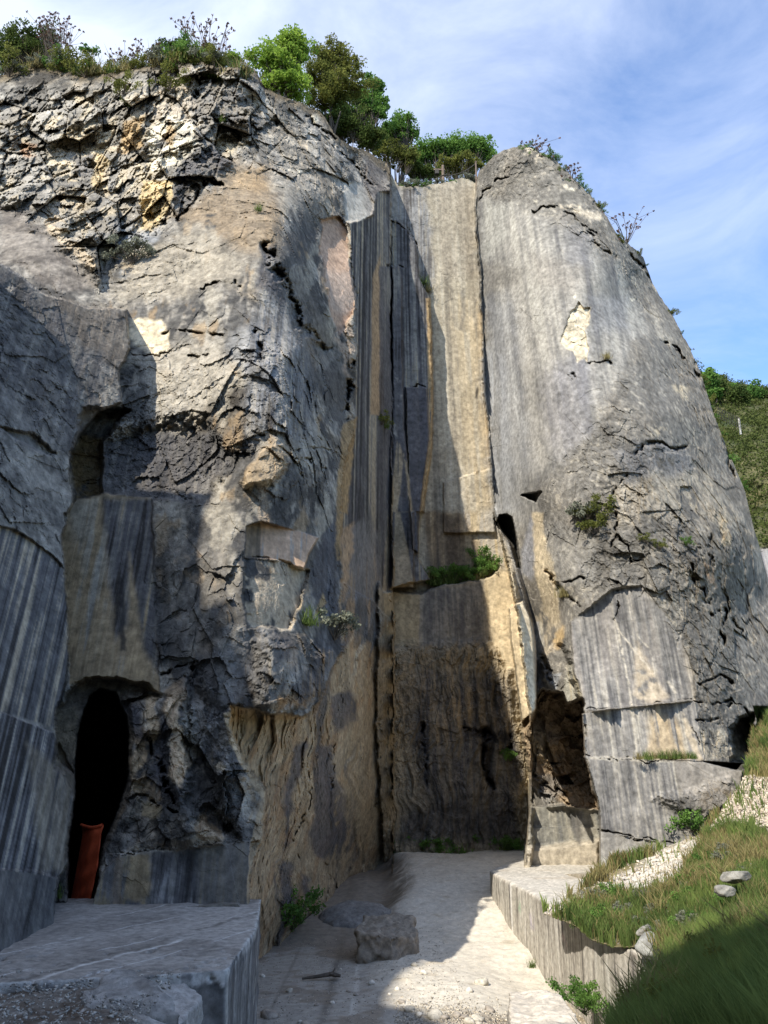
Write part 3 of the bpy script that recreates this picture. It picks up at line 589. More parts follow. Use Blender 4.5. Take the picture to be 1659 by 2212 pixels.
# low sawn wall behind the slab
streaks(q3((385,1740),(400,1680),(440,1560),(520,1478),(660,1465),(820,1455),(960,1440),(1082,1420),(1066,1760),(300,1800)), ['slate',(.115,.12,.13),(.17,.17,.165),(.25,.215,.15),(.22,.22,.215)], .95, 3, .3, s1=.6, s2=.25, s3=.3)
paint(q3((560,1480),(650,1470),(640,1620),(620,1690),(540,1680)), (.31,.245,.15), .85, 7, .8)
paint(q3((500,1490),(530,1485),(520,1700),(480,1700)), (.30,.24,.17), .8, 3, .5)
paint(q3((460,1480),(520,1478),(510,1700),(440,1660)), 'slate', .5, 6, .6)
streaks(q3((650,1480),(860,1460),(850,1700),(650,1700)), ['black','slate','blueg',(.24,.24,.235)], .75, 8, .3)
paint(q3((830,1440),(1085,1410),(1066,1720),(880,1720)), (.16,.155,.145), .75, 14, .4)
paint(q3((500,1470),(760,1450),(760,1466),(520,1486)), 'lgray', .7, 2, .5)
paint(q3((360,1750),(600,1712),(1030,1690),(1070,1760),(1070,2212),(200,2212)), (.22,.21,.19), .9, 2, .1)
# sawn arris of pale stone
paint(q3((965,870),(1010,860),(1015,1000),(1085,1120),(1152,1210),(1128,1420),(1090,1780),(1072,1760),(1062,1650),(1085,1420),(1130,1240),(1060,1120),(990,1000)), (.46,.37,.25), .9, 2, .25)
streaks(q3((1064,60),(1130,40),(1125,200),(1060,195)), [(.16,.13,.10),(.30,.23,.16)], .95, 2, .2)
streaks(q3((1128,40),(1240,70),(1375,110),(1330,190),(1312,252),(1195,205),(1122,197)), [(.36,.34,.32),(.50,.36,.26),(.56,.40,.29),(.60,.50,.40)], 1, 2, .2, s1=.5, s2=.5)
paint(q3((1064,200),(1200,210),(1330,255),(1300,400),(1240,510),(1070,500),(1045,350)), (.52,.44,.33), .85, 5, 1, brk=-.2)
paint(q1((1050,2040),(1110,1960),(1200,1900),(1250,2000),(1180,2090),(1060,2110)), (.42,.33,.22), .85, 8, 1, brk=-.3)
paint(q1((1120,2110),(1160,2100),(1170,2260),(1120,2260)), (.38,.30,.22), .7, 5, .6)
# overhang, brown curtains of flowstone
paint(brown, (.42,.33,.215), .92, 4, .4)
wv = fbm((thf/22, V_/330, zz), 1, 4, 97)
paint(brown, (.56,.46,.32), .75, 4, .3, brk=.12, nz=wv)
paint(brown, (.125,.12,.12), .9, 4, .3, brk=.30, nz=-wv*1.0+.35*stk3+.12*cn2)
paint(brown, (.30,.19,.10), .6, 4, .3, brk=.18, nz=cn2)
for pl in [q3((1270,1010),(1330,1000),(1290,1150),(1270,1290),(1235,1300),(1250,1130)), q3((1370,1010),(1430,1000),(1450,1150),(1500,1250),(1500,1420),(1400,1500),(1330,1400),(1360,1250)),
           q3((1210,1500),(1250,1520),(1270,1650),(1240,1760),(1210,1700)), q3((1300,1570),(1340,1580),(1340,1700),(1310,1700)), q3((1430,800),(1520,760),(1540,900),(1440,960))]:
    paint(pl, (.10,.10,.115), .8, 7, .9, brk=-.5)
paint(q3((1500,900),(1640,850),(1659,1450),(1540,1450),(1480,1250)), (.43,.355,.24), .6, 16, 1.2)
paint(q3((1400,1500),(1530,1470),(1560,1600),(1500,1760),(1400,1700)), (.46,.37,.25), .7, 12, 1.2, brk=-.3)
streaks(q3((1380,480),(1470,600),(1400,760),(1300,860),(1290,760),(1340,660)), ['black','slate',(.30,.2,.1)], .7, 10, 1)
# dark rib left of the recess, ochre strip in the corner
paint(q3((1330,260),(1390,120),(1455,0),(1462,420),(1470,600),(1400,600),(1370,380)), (.105,.108,.12), .9, 5, .8, brk=-.6)
streaks(q3((1330,260),(1390,120),(1455,0),(1462,420),(1470,600),(1400,600),(1370,380)), ['black','slate','blueg'], .5, 5, .8)
paint(q3((1360,450),(1395,350),(1410,390),(1370,440)), (.5,.37,.2), .8, 2, .4)
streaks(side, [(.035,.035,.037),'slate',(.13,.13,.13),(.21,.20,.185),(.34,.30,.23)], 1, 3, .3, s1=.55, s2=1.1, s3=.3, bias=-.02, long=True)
paint(q1((1480,1830),(1540,1800),(1500,2212),(1465,2212))+q3((1480,0),(1475,210),(1455,210),(1450,0)), (.34,.235,.12), .9, 3, .4, brk=-.6)
paint(q1((1610,1200),(1642,1100),(1659,1700),(1659,1800),(1600,1790)), (.36,.255,.155), .95, 2, .15)
streaks(q3((1480,100),(1600,0),(1640,200),(1600,420),(1480,400)), ['dgray',(.2,.2,.205),(.28,.22,.16)], .85, 6, .6)
paint(q3((1480,60),(1530,40),(1520,140),(1490,400),(1475,380)), (.42,.30,.19), .8, 5, .8, brk=-.3)
streaks(q3((1480,380),(1640,380),(1600,560),(1500,620)), ['slate','dgray',(.36,.25,.15)], .75, 8, 1, s3=.8)
# --- tall recess and its back wall
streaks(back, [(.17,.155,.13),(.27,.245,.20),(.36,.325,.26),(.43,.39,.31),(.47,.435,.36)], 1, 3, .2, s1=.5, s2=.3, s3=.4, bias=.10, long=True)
streaks(q2((30,790),(170,805),(180,900),(215,1000),(212,1250),(190,1290),(150,1200),(110,1000),(30,940)), ['black','slate','blueg','gray','lgray'], .85, 10, .7, s2=.5)
streaks(q2((210,800),(400,790),(398,1000),(415,1200),(250,1200),(220,1000)), [(.26,.23,.185),(.34,.305,.25),(.40,.37,.31)], .75, 12, .6)
paint(q2((290,1250),(430,1300),(460,2000),(470,2212),(370,2212),(330,1800)), (.50,.42,.29), .55, 14, .8, brk=-.15, nz=stk)
paint(q2((410,1350),(432,1350),(465,2020),(448,2020)), (.50,.38,.23), .6, 4, .2)
paint(q2((330,1250),(350,1240),(352,1440),(330,1420)), 'dgray', .55, 4, .5)
paint(q2((395,1680),(410,1670),(408,1730),(398,1720)), 'black', .8, 2, .4)
streaks(q2((0,940),(60,950),(110,1000),(140,1060),(150,1200),(196,1290),(212,1650),(205,1960),(170,2212))+q4((150,0),(150,200),(200,290),(0,330),(0,0)), ['black','slate',(.15,.15,.155),(.22,.22,.21),(.30,.26,.19)], 1, 2, .25, s1=.7, s2=.6, s3=.3, long=True)
streaks(q2((-20,1150),(60,1152),(76,1200),(80,1700),(100,2000),(116,2212))+q4((125,0),(130,180),(130,330),(0,330),(-20,0)), ['black','slate',(.11,.11,.12),(.22,.21,.19)], .9, 2, .2)
paint(q2((92,1672),(186,1676),(194,1900),(155,2212),(116,2212)), (.085,.085,.10), .9, 2, .15)
paint(q2((182,1290),(202,1290),(212,1650),(205,1960),(185,2130),(168,2212),(155,2212),(175,2060),(196,1900),(190,1600)), (.40,.29,.16), .9, 2, .15, brk=-.5, nz=stk2)
paint(q2((86,1980),(100,2000),(125,2212),(70,2212))+q4((140,350),(30,350),(50,0),(112,0)), (.31,.26,.185), .9, 2, .15)
paint(q2((60,1900),(85,1960),(60,2212),(30,2212))+q4((40,0),(14,350),(-10,350),(20,0)), (.38,.31,.21), .8, 2, .2, brk=-.3, nz=stk2)
paint(q2((40,1600),(62,1640),(60,1900),(45,1880)), 'lgray', .6, 3, 1, brk=.15)
paint(q4((120,0),(150,0),(150,180),(125,170)), (.075,.08,.10), .9, 2, .15)
streaks(q4((165,0),(400,0),(430,200),(430,290),(200,290)), [(.07,.055,.045),(.17,.125,.08),(.27,.20,.12),(.36,.29,.19)], .85, 6, .4, s1=.6)
paint(q4((260,20),(330,10),(340,240),(280,240)), (.08,.06,.045), .8, 10, .8)
streaks(q4((340,0),(485,0),(520,130),(560,262),(500,250),(430,190)), [(.44,.37,.25),(.56,.47,.32),(.45,.42,.37),(.62,.53,.38)], .9, 10, .4)
# below the planted ledge
lowb = q4((-30,310),(0,350),(155,352),(285,305),(430,292),(505,240),(560,262),(600,500),(640,900),(640,1600),(-30,1600))
paint(lowb, (.27,.235,.175), .9, 6, .5)
streaks(q4((155,340),(430,300),(440,400),(440,580),(155,580)), ['slate','dgray',(.21,.20,.18),(.27,.24,.18)], .85, 8, .4)
streaks(q4((0,350),(155,355),(150,580),(0,575)), [(.24,.20,.135),(.33,.275,.18),(.38,.32,.21)], .95, 2, .15)
streaks(q4((430,250),(560,262),(590,400),(540,420),(555,560),(575,720),(600,900),(560,860),(480,600),(440,420)), [(.46,.38,.25),(.58,.49,.34),(.62,.54,.39)], .95, 8, .6)
streaks(q4((540,415),(600,385),(640,480),(662,640),(655,850),(598,905),(570,700),(552,560)), [(.30,.29,.27),(.60,.52,.38),(.66,.575,.42),(.70,.62,.47)], 1, 2, .15, s2=.3)
paint(q4((-20,575),(440,575),(540,700),(600,900),(560,1000),(0,1000)), (.26,.215,.145), .6, 20, 1.3)
streaks(q4((150,700),(560,700),(620,1100),(610,1420),(480,1400),(400,1250),(200,1300),(100,900)), ['black','slate',(.14,.13,.115),(.20,.175,.14),(.30,.25,.18)], .85, 26, 1.3, s1=.8, s3=.4, bias=-.02)
paint(q4((100,1290),(330,1240),(500,1300),(520,1420),(60,1430)), (.08,.078,.08), .8, 20, 1.2)
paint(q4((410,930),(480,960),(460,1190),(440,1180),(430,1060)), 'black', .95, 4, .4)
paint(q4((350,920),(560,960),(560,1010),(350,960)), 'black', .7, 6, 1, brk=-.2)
paint(q4((170,900),(190,960),(190,1210),(168,1180)), (.07,.075,.09), .85, 4, .4)
paint(q4((0,600),(60,620),(80,1200),(60,1420),(0,1420)), (.40,.325,.21), .65, 16, 1.2)
paint(q4((560,880),(640,900),(640,1450),(580,1450),(590,1100)), (.44,.37,.25), .75, 10, 1.1, brk=-.3)
# --- buttress
paint(butt, (.245,.235,.215), .65, 4, .2)
paint(butt, (.13,.125,.115), .7, 4, .2, brk=.16)
paint(butt, (.45,.42,.36), .6, 4, .2, brk=.3, nz=cn*.3+cn2*.5+cn3*.5)
streaks(q2((392,880),(430,840),(620,900),(800,1000),(1000,1150),(1130,1400),(900,1850),(680,2100),(640,2300),(470,2300)), [(.15,.15,.155),(.21,.208,.20),(.28,.275,.26),(.35,.34,.315),(.43,.42,.385)], .9, 16, 1.2, s1=.55, s2=.25, s3=1.0, bias=-.04)
paint(q2((420,1120),(620,1150),(600,1230),(430,1280)), (.21,.20,.18), .6, 14, 1)
paint(q2((430,880),(540,900),(480,1100),(420,1120)), (.42,.42,.39), .6, 14, 1)
paint(q2((440,1500),(520,1550),(560,2212),(480,2212)), (.45,.475,.52), .7, 14, .9, brk=-.1, nz=stk)
paint(q2((540,1250),(600,1250),(660,1700),(700,2000),(640,2050),(600,1700)), (.47,.455,.42), .5, 14, .8)
paint(q2((690,1600),(900,1500),(880,1850),(780,2000),(700,1900)), (.24,.24,.26), .6, 20, 1.2)
paint(q2((880,1280),(1050,1270),(1060,1430),(900,1440)), (.25,.255,.27), .6, 14, 1)
paint(q2((780,960),(900,1010),(900,1150),(800,1130)), (.215,.215,.225), .65, 16, 1.1)
paint(q2((640,1100),(860,1150),(840,1270),(640,1240)), (.27,.25,.225), .5, 18, 1.1)
paint(q2((600,640),(650,640),(700,690),(660,715),(600,700)), (.62,.56,.46), .9, 3, 1, brk=-.1)
paint(q2((430,810),(465,805),(455,825)), 'white', .8, 2, .8)
paint(q2((770,895),(850,895),(880,920),(940,920),(940,955),(900,950),(850,930),(820,930)), (.62,.56,.46), .9, 3, 1, brk=-.1)
paint(q2((760,780),(830,800),(850,840),(790,810)), 'white', .7, 3, 1, brk=0)
paint(q2((640,870),(665,868),(660,885)), 'white', .8, 2, .6)
paint(q2((805,1345),(830,1330),(845,1300),(860,1335),(888,1328),(884,1400),(868,1430),(884,1500),(878,1565),(862,1545),(835,1570),(815,1520),(785,1500),(762,1478),(785,1400)), (.66,.60,.47), 1, 2, .45)
paint(q2((822,1285),(834,1268),(832,1282)), 'white', .9, 1.5, .4)
paint(q2((1060,1280),(1090,1285),(1070,1295)), 'white', .9, 1.5, .4)
paint(q2((1120,1330),(1180,1360),(1240,1480),(1230,1530),(1180,1430)), (.47,.44,.38), .7, 7, 1.1, brk=-.1)
paint(q2((1240,1660),(1320,1690),(1300,1740)), 'cream', .7, 4, 1.1, brk=-.1)
paint(q2((1120,1820),(1200,1840),(1180,1880)), 'cream', .8, 4, 1.1, brk=-.1)
paint(q2((1000,1950),(1100,1900),(1300,1920),(1330,2030),(1050,2100)), (.20,.205,.22), .7, 14, 1.3, brk=-.3)
paint(q2((1000,2090),(1400,2030),(1460,2140),(1560,2250),(1300,2250),(960,2250)), (.43,.39,.32), .65, 16, 1.3, brk=-.2)
paint(q4((1440,0),(1480,20),(1500,140),(1460,160)), (.56,.48,.35), .85, 3, .7, brk=-.4)
paint(q4((1455,90),(1475,90),(1470,150)), 'rust', .6, 3, .8, brk=0)
paint(q4((1390,220),(1430,250),(1430,330),(1400,300)), (.52,.38,.27), .7, 4, .9, brk=-.2)
paint(q4((640,0),(690,0),(700,100),(730,200),(745,330),(760,480),(740,500),(690,430),(650,260),(640,120)), (.62,.53,.38), .92, 3, .6, brk=-.7)
paint(q4((596,150),(640,0),(650,260),(640,300),(600,260)), (.30,.315,.36), .7, 5, .4)
streaks(q4((700,50),(860,40),(930,200),(900,300),(780,320),(730,240)), [(.22,.22,.22),(.30,.295,.28),(.38,.37,.34)], .7, 12, 1)
paint(q4((690,340),(760,420),(770,560),(700,640),(660,560),(640,440)), (.52,.45,.34), .6, 8, 1.2, brk=-.1)
streaks(q4((640,480),(680,470),(698,580),(655,660)), [(.24,.25,.27),(.42,.42,.42),(.6,.56,.47)], .95, 2, .2, s2=.6)
paint(q4((740,530),(770,500),(770,560),(745,590)), (.66,.48,.25), .8, 4, .8)
paint(q4((700,700),(760,700),(740,770),(690,780),(660,740)), (.38,.41,.46), .7, 4, .6)
streaks(q4((800,640),(862,800),(790,832),(775,760)), [(.30,.30,.29),(.42,.41,.36),(.5,.43,.28)], .9, 3, .3)
paint(q4((655,800),(690,770),(765,775),(788,832),(862,812),(868,1060),(900,1150),(932,1290),(800,1272),(640,1180),(615,1060),(600,960)), (.42,.32,.21), .85, 5, .6)
paint(q4((655,900),(700,960),(740,1060),(700,1080),(640,1060),(640,960)), (.58,.49,.34), .8, 6, 1, brk=-.3)
paint(q4((640,1120),(760,1140),(780,1230),(700,1260),(640,1200)), (.25,.245,.24), .7, 8, 1, brk=-.3)
streaks(q4((632,1272),(760,1270),(932,1285),(936,1420),(700,1455),(620,1450)), [(.13,.135,.135),(.22,.22,.20),(.31,.30,.26),(.34,.33,.30)], .9, 2, .2, s3=.8, bias=.05)
paint(q4((600,1440),(700,1440),(936,1410),(936,1600),(560,1600)), (.44,.40,.33), .9, 5, .5)
paint(q4((800,1290),(860,1290),(850,1440),(820,1400)), 'slate', .65, 5, .4)
streaks(q2((440,1300),(560,1300),(640,1900),(600,2250),(480,2250)), [(.27,.285,.31),(.36,.375,.40),(.47,.49,.52)], .55, 26, 1)
# sawn faces of the block
gs = [(.11,.11,.115),(.18,.18,.18),(.24,.235,.23),(.30,.29,.27),(.46,.44,.39)]
P1_ = q4((803,480),(900,402),(985,332),(1110,318),(1185,400),(1290,560),(1338,700),(1345,812),(872,862),(862,800),(812,650))
streaks(P1_, gs, .97, 2.5, .35, s1=.55, s2=.6, s3=.5, bias=-.10)
paint(P1_, (.20,.185,.18), .4, 3, .3, brk=.1, nz=stk3)
paint(q4((1090,560),(1130,650),(1180,700),(1230,800),(1180,830),(1080,810)), (.50,.43,.33), .75, 8, .7, brk=-.25)
P2_ = q4((855,872),(1060,842),(1345,818),(1385,1075),(1250,1075),(868,1057))
streaks(P2_, gs, .97, 1.5, .08, s1=.55, s2=.6, s3=.35, bias=.04)
paint(q4((1150,900),(1180,860),(1260,900),(1290,960),(1320,1075),(1140,1075)), (.55,.44,.29), .8, 12, .6, brk=-.3, nz=stk)
streaks(q4((1270,870),(1350,840),(1385,1075),(1310,1075)), gs, .8, 6, .3, s2=.7)
paint(q4((1290,870),(1330,930),(1380,1075),(1350,1075),(1300,950)), (.58,.50,.38), .8, 4, .4, brk=-.3)
paint(q4((1370,930),(1500,940),(1500,1070),(1390,1075)), (.60,.54,.43), .75, 7, 1.1, brk=-.3)
P3_ = q4((862,1055),(1250,1075),(1280,1250),(1300,1440),(935,1378),(930,1280),(900,1150))
streaks(P3_, gs, 1, 1.5, .1, s1=.6, s2=.7, s3=.45, bias=.02)
paint(q4((1250,1075),(1400,1082),(1550,1120),(1535,1230),(1385,1330),(1300,1260)), (.30,.285,.265), .8, 4, .4)
streaks(q4((1300,1260),(1385,1330),(1382,1420),(1290,1442)), gs, .9, 4, .3, s2=.7)
paint(q4((1400,1170),(1500,1180),(1540,1260),(1440,1330),(1370,1290)), (.16,.13,.09), .8, 10, 1.3, brk=-.05)
streaks(q4((932,1380),(1290,1442),(1400,1500),(1300,1700),(936,1700)), [(.24,.235,.225),(.31,.30,.28),(.36,.35,.32)], 1, 1.5, .08)
for ln, w in [(q4((1005,470),(1030,620),(1060,760),(1075,860),(1090,1050)), 2.6), (q4((1010,500),(1080,600),(1150,680)), 2.0), (q4((1100,540),(1150,600),(1170,700)), 1.8), (q4((1230,730),(1260,780)), 3)]:
    A[:] = lerp(A, col((.62,.58,.50)), (lmask(ln, w, .3)*.8*sstep(-.5, .1, cn3))[..., None])
paint(q4((862,1048),(1250,1070),(1250,1085),(862,1066)), (.45,.43,.38), .7, 2, .3, brk=-.1)
streaks(q4((1540,160),(1800,100),(1800,460),(1600,460)), ['dgray','gray','lgray',(.5,.48,.45)], .6, 5, .4)

A *= (1-.30*sstep(.05, .5, fbm(PP, (1.1, 1.1, .8), 5, 98))*np.clip(R_, .15, 1))[..., None]
A *= (1-.45*sstep(.30, .42, fbm(PP, 2.3, 4, 99, ridged=True))*R_)[..., None]
gl = A@np.array([.3, .6, .1], np.float32)
A *= (1-.13*mButt*np.clip(R_*1.2, .4, 1))[..., None]
A *= np.array([.93, .90, .84])*(1-.08*sstep(.3, .5, gl)*(gl < .6))[..., None]
A *= (1+.5*mask(q3((560,780),(980,820),(1060,1100),(1040,1440),(520,1470),(560,1200)), 20, 1))[..., None]  # shaded rock beside the cave painted lighter to lift its shade
Ac = np.clip(A, .015, .95)
# chalk-coloured dust gathers where fresh breaks are roughest
NC = len(ug)
idx = np.arange(NV*NC).reshape(NV, NC)
quad = np.stack([idx[:-1, :-1], idx[1:, :-1], idx[1:, 1:], idx[:-1, 1:]], -1)
uc = (U_[:-1, :-1]+U_[1:, 1:])/2; vc = (V_[:-1, :-1]+V_[1:, 1:])/2
hole = sdist(uc, vc, q4((1592,835),(1610,900),(1590,1000),(1572,1080),(1562,1150),(1545,1230),(1505,1290),(1400,1450),(1400,1900),(2400,1900),(2400,835))) > 0
bm_ = (mButt[:-1, :-1] > .5); wl = ((np.maximum(mBack, mSide) > .5)[:-1, :-1]) & ~bm_
ll = (mL[:-1, :-1] > .5) & ~bm_ & ~wl
ids = np.where(bm_, 1, np.where(wl, 2, np.where(ll, 3, 0)))
ids[hole] = -1
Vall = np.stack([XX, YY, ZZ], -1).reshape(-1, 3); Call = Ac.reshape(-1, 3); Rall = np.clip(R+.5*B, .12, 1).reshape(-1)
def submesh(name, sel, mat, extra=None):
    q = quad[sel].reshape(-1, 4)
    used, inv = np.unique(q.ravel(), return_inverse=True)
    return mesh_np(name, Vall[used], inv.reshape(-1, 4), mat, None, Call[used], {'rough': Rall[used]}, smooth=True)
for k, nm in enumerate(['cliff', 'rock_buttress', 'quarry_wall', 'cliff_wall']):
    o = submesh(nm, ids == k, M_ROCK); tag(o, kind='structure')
    o.data.polygons.foreach_set('use_smooth', np.zeros(len(o.data.polygons), bool))
# plateau behind the rim, sloping gently up and back
cols_ = np.arange(NC); NB = 26
back_t = (np.linspace(0, 1, NB)**1.6)[:, None]
rim = np.stack([XX[0], YY[0], ZZ[0]], -1)
dist_ = 42.0
slope = np.interp(ug, [0, 700, 1000, 1120, 1250, 1659], [.05, .02, .0, -.1, -.5, -.9])
PX = rim[None, :, 0]*(1+back_t*.6); PY = rim[None, :, 1]+back_t*dist_
PZ = rim[None, :, 2]+back_t*dist_*slope[None]
PZ = PZ + back_t*1.2*fbm((PX*.3, PY*.3, PX*0), 1, 3, 120)
PX[0] = rim[:, 0]; PZ[0] = rim[:, 2]
pi_ = np.arange(NB*NC).reshape(NB, NC)
pq = np.stack([pi_[:-1, :-1], pi_[:-1, 1:], pi_[1:, 1:], pi_[1:, :-1]], -1).reshape(-1, 4)
pc = np.clip(np.array([.13,.125,.07])*(1+.5*fbm((PX*.8, PY*.8, PX*0), 1, 3, 121))[..., None], .02, 1).reshape(-1, 3)
plateau = mesh_np('plateau', np.stack([PX, PY, PZ], -1).reshape(-1, 3), pq, M_GROUND, None, pc, {'rough': np.ones(NB*NC)}, smooth=True)
tag(plateau, kind='structure')
def rimpt(u, back=0.0):
    """a point on the cliff rim at drawing column u, `back` metres behind the edge"""
    i = int(np.clip(np.searchsorted(ug, u), 1, NC-2)); p = rim[i]
    s = slope[i]
    return Vector((p[0]*(1+back/dist_*.6), p[1]+back, p[2]+back*s))
def surf(u, v):
    """the rock surface seen at (u,v)"""
    j = int(np.argmin(np.abs(ug-u))); i = int(np.clip(np.searchsorted(V_[:, j], v), 0, NV-1))
    return Vector((XX[i, j], YY[i, j], ZZ[i, j]))

# ================================================================== GROUND, QUARRY FLOOR
def gridmesh(name, xs, ys, zf, cf, mat, rough=.6, kind='structure'):
    X, Y = np.meshgrid(xs.astype(np.float32), ys.astype(np.float32)); Z = zf(X, Y); C_ = cf(X, Y, Z)
    n, m = X.shape; i = np.arange(n*m).reshape(n, m)
    q = np.stack([i[:-1, :-1], i[:-1, 1:], i[1:, 1:], i[1:, :-1]], -1).reshape(-1, 4)
    rr = rough(X, Y).ravel() if callable(rough) else np.full(n*m, rough)
    o = mesh_np(name, np.stack([X, Y, Z], -1).reshape(-1, 3), q, mat, None, np.clip(C_.reshape(-1, 3), .02, .95), {'rough': rr}, smooth=True)
    return tag(o, kind=kind)
# wide ground sheet to the horizon, well under the quarry
xs = np.concatenate([-np.geomspace(2500, 15, 40), np.linspace(-13, 13, 8), np.geomspace(15, 2500, 40)])
o = gridmesh('ground', xs, xs.copy(), lambda X, Y: -6.5 + 0*X, lambda X, Y, Z: np.array([.14,.14,.08])*(1+.3*fbm((X*.02, Y*.02, 0*X), 1, 3, 130))[..., None], M_GROUND)

def ramp_edge(Y): return np.interp(Y, [14, 17, 19, 21, 24, 28, 32, 36], [2.1, .6, .1, .05, .3, .7, .6, -2.5])
def bench_x(Y): return np.interp(Y, [12, 15.7, 18, 21, 26], [5.5, 4.0, 3.75, 3.6, 3.35])
def floor_z(X, Y):
    z = np.full(X.shape, -4.0, np.float32)
    e = ramp_edge(Y) + .35*fbm((X*0, Y*.5, X*0), 1, 3, 131)
    up = np.interp(Y, [15.6, 17, 20, 23, 25.5, 28, 30, 34], [0, .06, .12, .26, .72, 1.12, 1.34, 1.38])
    up = up + .10*fbm((X*.25, Y*.25, 0*X), 1, 3, 132)
    w = sstep(-.9, .35, X-e)
    z = z - .28*sstep(22.5, 19.5, Y)*sstep(1.4, 3.0, X)
    z = z + w*up + .35*sstep(22.3, 25.5, Y)*(1-w)*sstep(2, -1, X) + .5*sstep(25, 30, Y)*(1-w)
    z = z + .05*fbm((X*.9, Y*.9, 0*X), 1, 4, 133)*(w*.7+.3) + w*.025*fbm((X*4, Y*4, 0*X), 1, 3, 134)
    return z
def floor_c(X, Y, Z):
    e = ramp_edge(Y) + .35*fbm((X*0, Y*.5, X*0), 1, 3, 131)
    w = sstep(-.5, .25, X-e+.3*fbm((X*1.2, Y*1.2, 0*X), 1, 3, 135))[..., None]
    n = fbm((X*.8, Y*.8, 0*X), 1, 5, 136); n2 = fbm((X*4, Y*4, 0*X), 1, 4, 137)
    flat = np.array([.37,.345,.30])*(1+.22*n+.2*n2)[..., None]
    for x0, wd, c in [(-1.03, .09, (.12,.105,.085)), (-.55, .035, (.6,.58,.52)), (-2.0, .03, (.2,.18,.15))]:
        m = np.exp(-((X-x0-.05*n)/wd)**2)*(.75*sstep(-.4, .2, n2+.3))
        flat = lerp(flat, np.array(c), m[..., None])
    dirt = sstep(.02, .4, n*1.1+.35*n2 + .9*sstep(21.3, 23.5, Y) + .8*sstep(-2.7, -3.4, X))[..., None]
    flat = lerp(flat, np.array([.20,.165,.125])*(1+.3*n2)[..., None], dirt*.8)
    rp = np.array([.57,.525,.44])*(1+.10*n+.12*n2)[..., None]
    rp = lerp(rp, np.array([.36,.30,.21]), (sstep(.35, .6, fbm((X*1.5, Y*1.5, 0*X), 1, 4, 138))*.5)[..., None])
    c = lerp(flat, rp, w)
    # dark damp earth along the foot of the ramp and the bench
    f = np.exp(-((Y-16.1-.25*n-.25*X)/.42)**2)*sstep(.3, 1.2, X)*sstep(4.2, 3.0, X)
    c = lerp(c, np.array([.15,.115,.075])*(1+.4*n2)[..., None], (f*.9*sstep(-.5, .1, n2+.2))[..., None])
    f = np.exp(-((X-bench_x(Y)+.35)/.28)**2)*sstep(19.5, 17.5, Y)
    c = lerp(c, np.array([.22,.17,.10]), (f*.8*sstep(-.3, .3, n2+.1))[..., None])
    f = np.exp(-((X-e+.25)/.4)**2)*sstep(24, 26, Y)
    c = lerp(c, np.array([.13,.11,.08]), (f*.8*sstep(-.3, .3, n2+.1))[..., None])
    f = sstep(32.2, 33.4, Y+.5*n)*sstep(6, 4.5, X)
    c = lerp(c, np.array([.12,.11,.075]), f[..., None]*.85)
    return c
gridmesh('quarry_floor', np.arange(-14, 16, .055), np.concatenate([np.arange(2, 26, .055), np.arange(26, 46, .09)]), floor_z, floor_c, M_GROUND,
         rough=lambda X, Y: .15+.25*sstep(-.5, .3, X-ramp_edge(Y)))

# ================================================================== SAWN BLOCKS AND BENCHES
def remeshed(name, prisms, voxel, mat, disp, colf, parent=None, rough=.25, noiseamp=1, cut=None):
    """solid from prisms [(outline xy, z0, z1 or per-vertex z1)], edges worn by a fine remesh, then weathered"""
    bm = bmesh.new()
    for outl, z0, z1 in prisms:
        zt = z1 if hasattr(z1, '__len__') else [z1]*len(outl)
        lo = [bm.verts.new((x, y, z0)) for x, y in outl]; hi = [bm.verts.new((x, y, z)) for (x, y), z in zip(outl, zt)]
        n = len(outl)
        for i in range(n):
            bm.faces.new((lo[i], lo[(i+1) % n], hi[(i+1) % n], hi[i]))
        fb = bm.faces.new(lo[::-1]); ft = bm.faces.new(hi)
        bmesh.ops.triangulate(bm, faces=[fb, ft])
    bmesh.ops.recalc_face_normals(bm, faces=bm.faces)
    me = bpy.data.meshes.new(name); bm.to_mesh(me); bm.free()
    tmp = bpy.data.objects.new('tmp', me); COL.objects.link(tmp)
    r = tmp.modifiers.new('r', 'REMESH'); r.mode = 'VOXEL'; r.voxel_size = voxel
    ev = tmp.evaluated_get(bpy.context.evaluated_depsgraph_get()); m2 = bpy.data.meshes.new_from_object(ev)
    bpy.data.objects.remove(tmp)
    n = len(m2.vertices); V = np.empty(n*3, np.float32); m2.vertices.foreach_get('co', V); V = V.reshape(-1, 3)
    Nn = np.empty(n*3, np.float32); m2.vertices.foreach_get('normal', Nn); Nn = Nn.reshape(-1, 3)
    P = (V[:, 0], V[:, 1], V[:, 2])
    V2 = V + Nn*disp(P, Nn)[:, None]
    m2.vertices.foreach_set('co', V2.ravel().astype(np.float32))
    c4 = np.ones((n, 4), np.float32); c4[:, :3] = np.clip(colf(P, Nn), .02, .95)
    a = m2.color_attributes.new('albedo', 'FLOAT_COLOR', 'POINT'); a.data.foreach_set('color', c4.ravel())
    a = m2.attributes.new('rough', 'FLOAT', 'POINT'); a.data.foreach_set('value', np.full(n, rough, np.float32) if not callable(rough) else rough(P, Nn).astype(np.float32))
    m2.polygons.foreach_set('use_smooth', np.ones(len(m2.polygons), bool))
    m2.materials.append(mat); m2.name = name; m2.update()
    o = bpy.data.objects.new(name, m2); COL.objects.link(o)
    if parent: o.parent = parent
    return o
